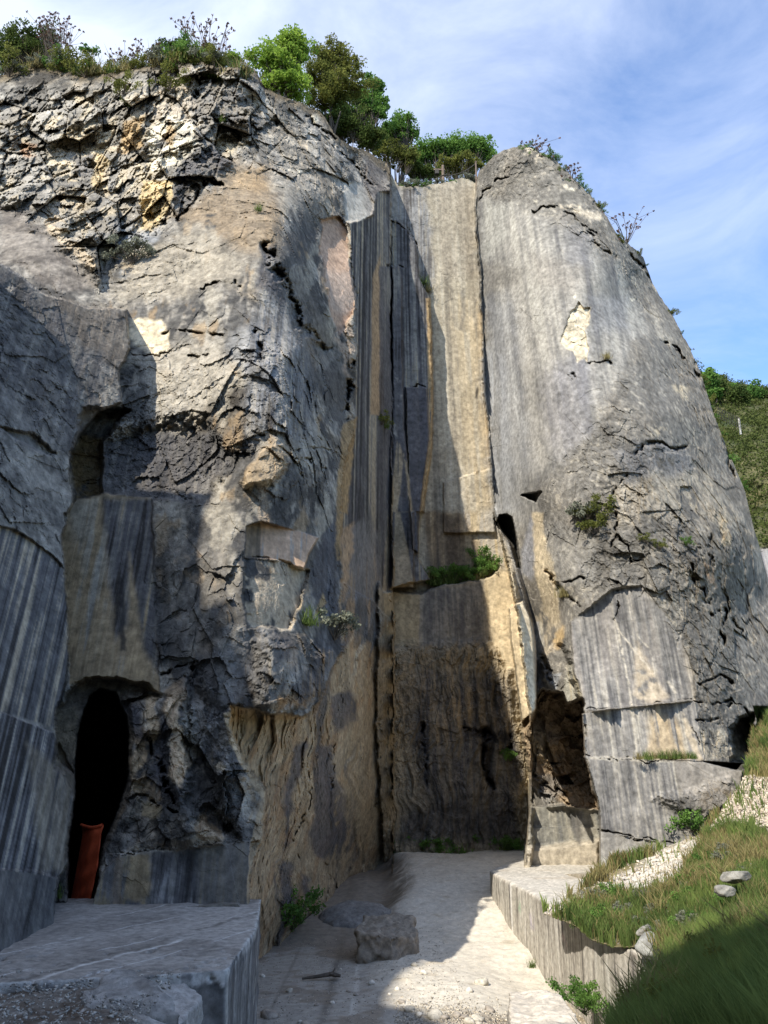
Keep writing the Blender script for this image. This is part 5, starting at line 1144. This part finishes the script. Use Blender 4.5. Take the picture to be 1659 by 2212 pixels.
tree_at('tree', 1010, 8, [(1000,320,35,30),(1035,315,28,28),(1055,335,15,18),(975,335,25,22)], 'mid', 'green tree behind the wooden pole, at the right, next to the bare buttress top', nclump=90, nleaf=100, leaf=.15, csize=.5, seed=18, tone=.6, group=TG)
tree_at('tree', 1000, 4.5, [(1000,358,35,15),(965,362,25,12),(1025,355,15,14)], 'olive', 'low olive shrub behind the wire at the rim of the tall recess', cat='bush', nclump=50, nleaf=100, leaf=.12, csize=.35, r0=.05, seed=19, tone=.6, group=TG)
tree_at('tree', 905, 4, [(905,370,30,14),(930,372,20,10)], 'dark', 'dark shrub at the rim just left of the wooden pole', cat='bush', nclump=45, nleaf=100, leaf=.12, csize=.35, r0=.05, seed=20, tone=.6, group=TG)
tree_at('tree', 75, 2.5, [(45,95,48,38),(20,120,40,30),(95,85,30,32),(70,115,45,20)], 'dark', 'dark twiggy bush-like tree at the left end of the cliff top', nclump=190, nleaf=70, leaf=.12, csize=.42, seed=21, tone=.55, group=TG, r0=.11)
tree_at('tree', 374, 2, [(376,106,24,16),(352,116,16,14),(396,116,16,14)], 'dark', 'small round dark green bush on the cliff top between two bare seed-headed shrubs', cat='bush', nclump=40, nleaf=90, leaf=.11, csize=.3, r0=.05, seed=22, tone=.5, group=TG)
tree_at('tree', 378, 1.0, [(378,128,36,8),(400,132,24,7)], 'bright', 'low bright green bush below the small round dark bush', cat='bush', nclump=40, nleaf=90, leaf=.10, csize=.28, r0=.03, seed=23, tone=.45, group=TG)
tree_at('tree', 456, 1.0, [(450,112,14,26),(464,132,20,18)], 'olive', 'upright narrow olive bush with bare stems above it', cat='bush', nclump=40, nleaf=70, leaf=.10, csize=.25, r0=.04, seed=24, tone=.5, group=TG)
tree_at('tree', 500, 1.8, [(502,128,18,9)], 'bright', 'tiny bright green bush on the cliff top, left of the notch', cat='bush', nclump=20, nleaf=80, leaf=.10, csize=.25, r0=.03, seed=25, tone=.55, group=TG)
tree_at('tree', 200, .8, [(186,108,12,10),(200,140,10,22),(206,110,8,5)], 'mid', 'thin sparse green sapling on the cliff top right of the dark twiggy tree', cat='sapling', nclump=22, nleaf=40, leaf=.11, csize=.2, r0=.03, seed=26, tone=.5, group=TG)
# bare shrubs with seed heads
def dry_shrub(u, back, fan, label, seed, n=34):
    r = np.random.default_rng(seed); b = rimpt(u, back); root = empty('dry_shrub', b); tag(root, label, 'shrub', 'bare seed-headed shrubs on the cliff top')
    segs = []; tips = []
    for i in range(n):
        t = r.random(); uu = fan[0]+(fan[2]-fan[0])*r.random(); vv = fan[1]+(fan[3]-fan[1])*r.random()**1.2
        p = np.array(off(b, uu, vv, b.y+r.normal()*.5)); m = p*.5+np.array([0, 0, -.15])+r.normal(size=3)*.12
        segs += [((0, 0, 0), m, .025, .016), (m, p, .016, .008)]; tips.append(p)
        for _ in range(2):
            q = p+r.normal(size=3)*.22; segs.append((m+(p-m)*.7, q, .009, .006)); tips.append(q)
    tubes('stem', segs, M_BARK, root, 4)
    clumps('seed_head', np.array(tips), .055, 9, .08, r, M_LEAF['bud'], .5, root)
dry_shrub(118, 1.5, (84,26,160,105), 'tall bare shrub with dark seed heads, beside the dark twiggy tree', 31, 40)
dry_shrub(440, .8, (385,44,494,120), 'tall bare shrub with dark seed heads, right of the small round dark bush', 32, 34)
dry_shrub(295, 1.5, (235,103,345,142), 'low bare shrub with seed heads in the middle of the grassy rim', 33, 34)

# tufts, one prototype of each kind, copied
def tuft_proto(name, lm, n, h, w, seed, leafy=True):
    r = np.random.default_rng(seed); root = empty(name)
    if leafy:
        pts = r.normal(size=(n, 3))*np.array([w*.4, w*.4, h*.22])+np.array([0, 0, h*.45])
        segs = [((0, 0, -.1), tuple(p), .012, .005) for p in pts]
        tubes('stem', segs, M_BARK, root, 4)
        clumps('foliage', pts, h*.22, 60, .085, r, lm, .5, root)
    else:
        P = r.normal(size=(n, 3))*np.array([w*.3, w*.3, .02])
        blades('blade', P, np.full(n, h), .022, r, lm, r.random(n), .7, root)
    return root
used = {}
def put(proto, key, loc, s, rz, label, group, cat):
    if key not in used: o = proto; used[key] = 1
    else: o = copy_tree(proto)
    o.location = loc; o.scale = (s, s, s); o.rotation_euler = (0, 0, rz); tag(o, label, cat, group); return o
shA = tuft_proto('shrub', M_LEAF['olive'], 22, .9, 1.0, 41); shB = tuft_proto('shrub', M_LEAF['grey'], 22, .8, 1.0, 42); shC = tuft_proto('shrub', M_LEAF['mid'], 22, .9, 1.0, 43)
grA = tuft_proto('grass_tuft', M_GRASS, 160, .5, .5, 44, False); grB = tuft_proto('grass_tuft', M_DRY, 160, .5, .5, 45, False)
r = np.random.default_rng(9)
# along the left rim: the rim vegetation is dense
kinds = [(shA, 'a', 'olive'), (shB, 'b', 'grey'), (shC, 'c', 'green')]
for i in range(110):
    u = r.uniform(-5, 540) if i % 3 else r.uniform(-5, 200); k = r.integers(0, 3) if r.random() < .8 else 0
    pr, key, cn_ = kinds[k]
    put(pr, key, rimpt(u, r.uniform(-.1, 2.5))+Vector((0, 0, -.1)), r.uniform(.5, 1.15), r.uniform(0, 6), f'low {["olive","grey-green","green"][k]} shrub in the scrub along the left cliff rim', 'low %s shrubs on the left cliff rim' % ["olive", "grey-green", "green"][k], 'shrub')
for i in range(60):
    u = r.uniform(-5, 540); pr, key = (grB, 'gb') if r.random() < .55 else (grA, 'ga')
    put(pr, key, rimpt(u, r.uniform(-.15, 1.2))+Vector((0, 0, -.05)), r.uniform(.7, 1.4), r.uniform(0, 6), ('dry' if key == 'gb' else 'green')+' grass tuft on the left cliff rim', ('dry' if key == 'gb' else 'green')+' grass tufts on the left cliff rim', 'grass tuft')
for i in range(26):
    u = r.uniform(865, 1035); k = 1 if r.random() < .5 else 2
    put(kinds[k][0], kinds[k][1], rimpt(u, r.uniform(0, 1.4)), r.uniform(.4, .75), r.uniform(0, 6), f'small {["","grey-green","green"][k]} shrub on the rim above the tall smooth wall', f'small {["","grey-green","green"][k]} shrubs above the tall smooth wall', 'shrub')
for i in range(40):
    t = r.random(); u = 1115+(1600-1115)*t**.8
    k = r.integers(0, 2)
    put(kinds[k*2][0], kinds[k*2][1], rimpt(u, r.uniform(.0, .35))+Vector((0, 0, -.12)), r.uniform(.2, .5)*(1.3 if 1210 < u < 1260 else 1), r.uniform(0, 6), f'little {["olive","","green"][k*2]} shrub clinging to the sloping edge of the buttress', f'{["olive","","green"][k*2]} shrubs on the buttress edge', 'shrub')
for (uu, bk, fan, lb, sd) in [(1236, .2, (1222,352,1248,400), 'leafless-looking tall shrub highest on the right edge of the buttress', 51), (1352, .2, (1320,460,1378,530), 'bare branching shrub midway down the right edge of the buttress', 52), (1150, .3, (1135,303,1188,325), 'thin bare shrub on the very top of the buttress', 53)]:
    dry_shrub(uu, bk, fan, lb, sd, 14)
# plants growing on ledges of the rock
def ledge(u, v, s, pr, key, label, group, cat, dz=0, dy=-.12):
    p = surf(u, v); put(pr, key, p+Vector((0, dy, dz)), s, r.uniform(0, 6), label, group, cat)
for i in range(34):
    t = r.random(); u = 930+135*t; v = 1250-32*sstep(.55, 1, t)+r.uniform(-7, 9)
    pr, key, nm = (grA, 'ga', 'green') if r.random() < .6 else ((shC, 'c', 'leafy green') if r.random() < .6 else (grB, 'gb', 'dry'))
    ledge(u, v, r.uniform(.5, .85), pr, key, f'{nm} tuft in the hanging strip of plants on the ledge of the tall recess', f'{nm} tufts on the ledge of the tall recess', 'plant', -.2, -.35)
for (u, v, s, pr, key, lb) in [(1262,1130,.95,shB,'b','wide grey-green bush growing from a crack, left of the pale block of rock'),(1290,1118,.8,shA,'a','olive bush beside the wide grey-green bush on the buttress'),(1280,1150,.7,shA,'a','olive bush hanging below the two bushes on the buttress'),
        (1310,776,.5,grB,'gb','dry tuft in the crack right under the white scar'),(1390,1170,.3,shA,'a','small dark green cushion plant under the pale block on the buttress'),(1425,1185,.35,shA,'a','small cushion plant right of the dark green one on the buttress'),
        (1480,1178,.3,shC,'c','green plant in the crack at the right of the buttress'),(1215,1290,.6,grB,'gb','dry tuft left of the big sawn face'),(915,618,.8,grA,'ga','green tuft on top of the stepped pilaster'),(925,632,.7,grB,'gb','dry tuft on top of the stepped pilaster'),
        (825,915,.6,shA,'a','dark hanging plant on the ledge in the corner of the recess'),(832,925,.6,grA,'ga','hanging grass below the dark plant in the corner of the recess'),(625,1985,1.0,shC,'c','dark green plant at the foot of the brown rock curtains'),(632,2000,.8,shC,'c','lower dark green plant at the foot of the brown rock curtains'),
        (665,1350,.7,grA,'ga','grass tuft under the pale pocket in the cliff'),(725,1375,.9,shB,'b','thin grey-green plant hanging beside the brown rock'),(290,565,.9,shB,'b','pale grey shrub in the hollow below the broken rocks'),(372,195,.9,shA,'a','dark olive shrub on the broken rocks left of the bright rock slab'),
        (270,205,.8,shA,'a','olive shrub growing high on the broken rocks'),(125,1935,.4,grA,'ga','green tuft at the mouth of the dark cave'),(485,270,.5,grA,'ga','yellow-green tuft on the dark notch of the cliff'),(560,458,.4,grA,'ga','green tuft on the brown rock slope'),
        (1100,1640,.5,shC,'c','green sprig left of the shaded recess'),(1040,1215,.8,shC,'c','bright green sprig above the right end of the planted ledge'),(1500,1790,.8,shC,'c','dark green bush where the grassy bank meets the sawn block')]:
    ledge(u, v, s, pr, key, lb, None, 'plant')
for i, u in enumerate(np.linspace(1375, 1492, 12)):
    ledge(u, 1638+r.uniform(-1, 2), r.uniform(.3, .45), *((grA, 'ga') if i % 3 else (grB, 'gb')), 'grass tuft in the row on the narrow ledge of the sawn block', 'grass tufts on the narrow ledge of the sawn block', 'grass tuft', 0, -.3)
# plants on the ground
fz = lambda x, y: float(floor_z(np.array([[x]], np.float32), np.array([[y]], np.float32))[0, 0])
for (u, v, z, s, pr, key, lb) in [(1250,2165,-3.6,.5,shC,'c','bright green nettle-like plant at the foot of the streaked bench'),(1262,2185,-3.6,.42,shC,'c','lower green plant between the low stone block and the streaked bench'),(1150,2090,-3.5,.25,grA,'ga','small green tuft at the foot of the bench, left of the low block')]:
    x, y = xyz(u, v, z); put(pr, key, Vector((x, y, z)), s, 0, lb, None, 'plant')
for i in range(26):
    x = r.uniform(.2, 5); y = r.uniform(32.4, 33.4); k = r.integers(0, 2)
    put(*((grA, 'ga') if k else (shC, 'c')), Vector((x, y, fz(x, y))), r.uniform(.4, .8), 0, ('grass tuft' if k else 'leafy plant')+' in the green strip at the foot of the tall back wall', ('grass tufts' if k else 'leafy plants')+' at the foot of the tall back wall', 'plant')
for i in range(90):
    P1s, _, _, _ = sample_sheet(FU, FV, FP, 1, lambda u, v: 1.0+0*u, r) if i % 3 == 0 else sample_sheet(BU, BV, BP, 1, lambda u, v: np.where(v > 1830, 1.0, .05)*gmask(u, v), r)
    k = [0, 2, 1][i % 3] if i % 2 else 3
    pr, key, nm = [(shA, 'a', 'low olive weed'), (shB, 'b', 'low grey-green weed'), (shC, 'c', 'leafy green weed'), (grB, 'gb', 'dry grass tuft')][k]
    nm = {'low olive weed': 'low olive weed', 'low grey-green weed': 'low grey-green weed', 'leafy green weed': 'leafy green weed', 'dry grass tuft': 'dry grass tuft'}[nm]
    put(pr, key, Vector([float(c) for c in P1s[0]]), r.uniform(.22, .42) if k < 3 else r.uniform(.5, .8), r.uniform(0, 6), nm+' growing in the grass of the bank at the right', nm+'s in the grassy bank', 'weed' if k < 3 else 'grass tuft')
# trees on the far hill
for i, (u, v, ru, rv) in enumerate([(1532,818,14,14),(1550,838,18,14),(1575,850,20,18),(1600,855,20,20),(1625,852,22,18),(1650,860,20,20),(1540,850,14,12)]):
    Y = 84+3*(i % 3); p = at(u, v+rv, Y); b = Vector((p.x, p.y, p.z-1.5))
    R_w = px(Y, v, ru)
    tree('tree', b, [((0, 0, 1.5+px(Y, v, rv)), (R_w, R_w, px(Y, v, rv)))], 'dark' if i % 2 else 'mid', ['dark green tree nearest the buttress on the far hill crest','second tree from the buttress on the far hill crest','dark round tree in the middle of the far hill crest','wide tree right of the middle of the far hill crest','broad tree second from the right on the far hill crest','tree at the right end of the far hill crest','low bush-like tree in front of the two trees nearest the buttress'][i],
         group='trees on the far hill crest', nclump=36, nleaf=70, leaf=.32, csize=.9, r0=.16, seed=60+i, tone=.45)

# ================================================================== SMALL THINGS
M_WOOD = plain_mat('weathered_wood', (.17,.13,.10), .9, .35, 10); M_IRON = plain_mat('dark_iron', (.05,.045,.04), .6, .2, 20)
def boxes(name, bx, mat, parent=None, bevel=.0):
    bm = bmesh.new()
    for c, s, rot in bx:
        m = Matrix.Translation(c) @ rot.to_matrix().to_4x4() @ Matrix.Diagonal((*s, 1)) if rot else Matrix.Translation(c) @ Matrix.Diagonal((*s, 1))
        bmesh.ops.create_cube(bm, size=1, matrix=m)
    if bevel: bmesh.ops.bevel(bm, geom=bm.edges[:], offset=bevel, segments=2, affect='EDGES')
    me = bpy.data.meshes.new(name); bm.to_mesh(me); bm.free(); me.materials.append(mat)
    o = bpy.data.objects.new(name, me); COL.objects.link(o); o.parent = parent; return o
pb = rimpt(957, .3); pole = empty('wooden_pole', pb); tag(pole, 'weathered wooden pole with a small crossarm standing on the rim above the tall smooth wall', 'pole')
hp = px(pb.y, 360, 54)
tubes('post', [((0, 0, -.6), (0, 0, hp), .085, .07)], M_WOOD, pole, 10)
boxes('crossarm', [((-.18, 0, hp-.25), (.55, .09, .09), None)], M_WOOD, pole, .01)
boxes('insulator_box', [((-.3, -.02, hp-.42), (.2, .2, .26), None)], M_IRON, pole, .02)
wz = pb + Vector((0, 0, hp*.5))
def wire(a, b, name, label, sag=.25):
    pts = [a.lerp(b, t/12)+Vector((0, 0, -sag*4*(t/12)*(1-t/12))) for t in range(13)]
    o = tubes(name, [(tuple(pts[i]), tuple(pts[i+1]), .022, .022) for i in range(12)], M_IRON, None, 5); tag(o, label, 'wire'); return o
pe = rimpt(1030, .3); pf = rimpt(868, 1.2)
wire(wz+Vector((0, -.09, 0)), pe+Vector((0, 0, 1.15)), 'wire', 'thin wire running right from the wooden pole to the short post')
wire(wz+Vector((0, -.09, 0)), pf+Vector((0, 0, 1.1)), 'wire', 'thin wire running left from the wooden pole into the bushes')
fp = empty('fence_post', pe); tag(fp, 'short thin post holding the wire beside the bare buttress top', 'post')
tubes('post', [((0, 0, -.4), (0, 0, 1.2), .05, .04)], M_WOOD, fp, 8); boxes('cap', [((0, 0, 1.22), (.11, .11, .05), None)], M_WOOD, fp, .01)
# post and wire net on the far hill
ph = at(1598, 920, 68); hp_ = empty('fence_post', ph); tag(hp_, 'pale post of the wire fence on the far hillside', 'post')
tubes('post', [((0, 0, -.8), (0, 0, .7), .09, .08)], plain_mat('pale_post', (.45,.43,.38)), hp_, 8); boxes('cap', [((0, 0, .72), (.2, .2, .06), None)], M_WOOD, hp_, .01)
nt0 = at(1550, 892, 67); nt1 = at(1598, 915, 67.6)
segs = []
for i in range(13):
    a = nt0.lerp(nt1, i/12); segs.append((tuple(a+Vector((0, 0, -.5))), tuple(a+Vector((0, 0, .6))), .018, .018))
for z in (-.4, -.1, .2, .5):
    segs.append((tuple(nt0+Vector((0, 0, z))), tuple(nt1+Vector((0, 0, z))), .018, .018))
tag(tubes('wire_fence', segs, M_IRON, None, 4), 'stretch of wire net fence left of the pale post on the far hillside', 'fence')

# orange-red sheet standing in the cave mouth
M_OR = plain_mat('orange_sheeting', (.52,.085,.03), .65, .3, 5, .5)
cv = empty('tarpaulin', at(185, 1950, 15.9)); tag(cv, 'orange-red sheet hanging upright in the mouth of the dark cave', 'tarpaulin')
def cavp(u, v, Y): return P3(u, v, Y)
rowsv = np.linspace(1785, 1958, 60); colt = np.linspace(0, 1, 26); V = []
for v in rowsv:
    t = (v-1785)/173; uL = np.interp(t, [0, .1, 1], [176, 178, 150]); uR = np.interp(t, [0, .1, .5, 1], [222, 217, 210, 193])
    for c in colt:
        u = lerp(uL, uR, c); vv = v
        if v < 1786: vv = v + 6*math.sin(math.pi*c)-3*(c < .08)
        Yd = 15.75+.5*(1-c)**2*1.2 + .03*math.sin(c*9+t*3)+.02*math.sin(t*25+c*4)
        V.append(P3(u, vv, Yd))
V = np.array(V)-np.array(cv.location); n = 26; i = np.arange(60*26).reshape(60, 26)
Fc = np.stack([i[:-1, :-1], i[1:, :-1], i[1:, 1:], i[:-1, 1:]], -1).reshape(-1, 4)
sh = mesh_np('sheet', V, Fc, M_OR, cv, None, None, smooth=True)
so = sh.modifiers.new('thick', 'SOLIDIFY'); so.thickness = .02
rp = [P3(176+46*k/8, 1782+6*math.sin(math.pi*k/8), 15.76+.5*(1-k/8)**2*1.2) for k in range(9)]
rp = [tuple(np.array(p)-np.array(cv.location)) for p in rp]
tubes('top_hem', [(rp[k], rp[k+1], .03, .03) for k in range(8)], M_OR, cv, 8)

# branch and loose stones on the floor
bx_, by_ = xyz(690, 2119, -4.0); br = empty('branch', (bx_, by_, fz(bx_, by_)+.05)); tag(br, 'broken dead branch lying on the stone floor below the boulder', 'branch')
tubes('limb', [((-.35, -.05, .0), (-.05, 0, .03), .022, .035), ((-.05, 0, .03), (.25, .08, .06), .035, .045), ((.25, .08, .06), (.42, .1, .02), .045, .03)], M_BARK, br, 8)
tubes('twig', [((.2, .06, .06), (.34, -.1, .05), .03, .02), ((.25, .08, .06), (.3, .2, .14), .025, .012), ((.3, 0, .05), (.42, -.06, .04), .02, .012)], M_BARK, br, 6)
protos = [boulder('stone', (0, 0, -50), (.1, .09, .06), 100+k, c, res=2) for k, c in enumerate([(.5,.46,.38), (.34,.30,.25), (.62,.58,.5)])]
first = [True]*3
for i in range(56):
    reg = r.random()*.78 if i % 8 else .9
    if reg < .4: x, y = r.uniform(.6, 3.3), 16.2+r.normal()*.5+.25*r.random()
    elif reg < .75: x, y = r.uniform(-2.8, 2.2), r.uniform(14.6, 20.5)
    else: y = r.uniform(16, 30); x = ramp_edge(y)+r.normal()*.5
    k = r.integers(0, 3); o = protos[k] if first[k] else protos[k].copy()
    if first[k]: first[k] = False
    else: COL.objects.link(o)
    s = r.uniform(.4, 1.2)*(1.0 if r.random() < .85 else 1.7); o.location = (x, y, fz(x, y)+.02*s); o.scale = (s, s, s); o.rotation_euler = (r.uniform(-.3, .3), r.uniform(-.3, .3), r.uniform(0, 6))
    where = 'at the dark foot of the white ramp' if reg < .4 else ('on the flat stone floor' if reg < .75 else 'along the left edge of the white ramp')
    kind_ = ['pale', 'brown', 'whitish'][k]
    tag(o, f'small {kind_} stone lying {where}', 'stone', f'{kind_} stones {where}')
bo = boulder('boulder', at(1590, 1893, 12.6), (.26, .2, .10), 121, (.26,.25,.22), res=4); tag(bo, 'pale stone half hidden in the grass at the right, upper of the two', 'boulder')
bo = boulder('boulder', at(1562, 1926, 11.9), (.17, .16, .08), 122, (.26,.25,.22), res=4); tag(bo, 'pale stone half hidden in the grass at the right, just under the other', 'boulder')
bo = boulder('boulder', at(1408, 2040, 14.0), (.26, .24, .2), 123, (.28,.28,.26), res=4); tag(bo, 'pale rounded stone on the edge of the bench below the grassy bank', 'boulder')
bo = boulder('boulder', at(1395, 2012, 14.3), (.16, .14, .1), 124, (.3,.29,.26), res=4); tag(bo, 'small pale stone above the rounded stone on the bench edge', 'boulder')
# gravel: countless chips
def chips(name, P, size, r, colr):
    n = len(P); T = np.array([[1, 1, 1], [-1, -1, 1], [-1, 1, -1], [1, -1, -1]], float)*.6
    q = T[None]+r.normal(size=(n, 4, 3))*.35; q *= (size*(.4+1.2*r.random(n)**2))[:, None, None]*np.array([1, 1, .7])
    V = (P[:, None]+q).reshape(-1, 3); b = np.arange(n)[:, None]*4
    Fc = np.concatenate([b+np.array(t) for t in ([0, 2, 1], [0, 1, 3], [0, 3, 2], [1, 2, 3])])
    cc = np.repeat(np.clip(col(colr)*(.6+.8*r.random((n, 1))), .02, .9), 4, 0)
    o = mesh_np(name, V, Fc, M_NEAR, None, cc, {'rough': np.full(n*4, .2)}); tag(o, kind='stuff'); return o
def scatter_floor(n, f):
    x, y = f(n); z = floor_z(x.astype(np.float32)[None], y.astype(np.float32)[None])[0]; return np.stack([x, y, z], 1)
chips('gravel', scatter_floor(9000, lambda n: (r.uniform(.2, 3.8, n), 16.0+r.normal(size=n)*.7+.15*r.random(n))), .022, r, (.45,.40,.32))
def rampf(n): y = r.uniform(16, 33, n); return ramp_edge(y)+r.random(n)**1.5*(3.4-ramp_edge(y)), y
chips('gravel', scatter_floor(6000, rampf), .012, r, (.58,.53,.44))
chips('gravel', scatter_floor(7000, lambda n: (r.uniform(-3.4, 1.5, n), 14+9.5*r.random(n)**1.3)), .016, r, (.38,.34,.28))
xs_ = r.uniform(-7.5, e2[0]+.3, 9000); ys_ = r.uniform(5.8, 10.1, 9000); zs_ = -1.99-.035*(10-ys_)
chips('gravel', np.stack([xs_, ys_, zs_-.02], 1), .018, r, (.36,.34,.30))
P, nn, gu, gv = sample_sheet(BU, BV, BP, 9000, lambda u, v: np.where((sdist(u, v, q4((1380,1400),(1440,1330),(1560,1150),(1900,1150),(1900,1420),(1659,1400),(1500,1360))) > -2), 1, .0)+np.where(sdist(u, v, q4((690,1740),(760,1700),(900,1630),(1000,1560),(1140,1500),(1300,1410),(1370,1400),(1330,1500),(1000,1650),(800,1730))) > -8, .35, 0)+1e-4, r)
chips('gravel', P, .045, r, (.50,.44,.36))

# ================================================================== THE REST OF THE QUARRY (unseen, left of and behind the camera; its rim is shaped to shade the view)
def rock_wall(name, plan, tops, z0, seed, colr):
    """a rough quarry face following a plan line, with its top profile"""
    plan = np.array(plan, float)
    seg = np.r_[0, np.cumsum(np.linalg.norm(np.diff(plan, axis=0), axis=1))]
    s = np.arange(0, seg[-1], .3); x = np.interp(s, seg, plan[:, 0]); y = np.interp(s, seg, plan[:, 1]); zt = np.interp(np.interp(s, seg, np.arange(len(seg))), TK, TZ)
    zt = zt+.7*fbm((s/2.5, s*0, s*0), 1, 4, seed)
    tx = np.gradient(x); ty = np.gradient(y); l = np.hypot(tx, ty); nx, ny = -ty/l, tx/l
    t = np.linspace(0, 1, 90)[:, None]
    Z = z0+(zt-z0)[None]*t; X = x[None]+nx[None]*(.12*(zt[None]-Z)); Y = y[None]+ny[None]*(.12*(zt[None]-Z))
    d = .6*fbm((X*.2, Y*.2, Z*.2), 1, 4, seed+1)+.35*fbm((X, Y, Z), 1, 3, seed+2, ridged=True)
    d = d*(1-t**6); X = X+nx*d; Y = Y+ny*d
    X = np.concatenate([X, X[-1:]-nx*25]); Y = np.concatenate([Y, Y[-1:]-ny*25]); Z = np.concatenate([Z, Z[-1:]+2])
    m, n = X.shape; i = np.arange(m*n).reshape(m, n)
    q = np.stack([i[:-1, :-1], i[1:, :-1], i[1:, 1:], i[:-1, 1:]], -1).reshape(-1, 4)
    c = lerp(np.array([.12,.12,.12]), np.array([.36,.34,.31]), np.clip(.5+.9*fbm((X*.5, Y*.5, Z*.3), 1, 4, seed+4), 0, 1)[..., None]).reshape(-1, 3)
    return tag(mesh_np(name, np.stack([X, Y, Z], -1).reshape(-1, 3), q, M_ROCK, None, c, {'rough': np.full(m*n, .7)}, smooth=True), kind='structure')
TK = [0, .6, .93, 1.05, 1.25, 1.96, 2.2, 2.43, 2.8, 3.4, 3.6, 4.0, 4.3, 5, 6, 8]
TZ = [12.5, 13.4, 14.8, 17, 19.0, 18.3, 20.2, 20.2, 18.7, 20.2, 20.0, 19.8, 19.8, 19.3, 18, 17]  # rim heights fitted so the wall's shadow edge falls where wanted
TOPS = None
OCC = dict(plan=[(-9.2, 13), (-11.5, 6), (-13.5, 0), (-14.5, -6), (-13, -13), (-8, -19), (0, -23), (9, -24), (20, -24)], tops=TOPS)
rock_wall('unseen_quarry_side', OCC['plan'], OCC['tops'], -6, 400, 'gray')

# unseen trees added on that rim to make the shadow on the grass ragged
for i, (k_, h) in enumerate([(4.16, 2.2), (4.5, 3.2), (4.8, 2.8), (5.3, 3.4)]):
    pl = OCC['plan']; j = int(k_); f = k_-j; x = pl[j][0]*(1-f)+pl[j+1][0]*f; y = pl[j][1]*(1-f)+pl[j+1][1]*f
    tree('tree', (x, y, float(np.interp(k_, TK, TZ))-1.2), [((0, 0, h), (1.6, 1.6, 1.3)), ((.9, 0, h-.8), (1.2, 1.2, .9)), ((-1, .3, h-.5), (1.1, 1.1, .9))], 'mid', 'unseen green tree added behind the viewer to dapple the shadow on the grass', group='added shadow trees behind the viewer', nclump=50, nleaf=60, leaf=.24, csize=.6, seed=80+i)
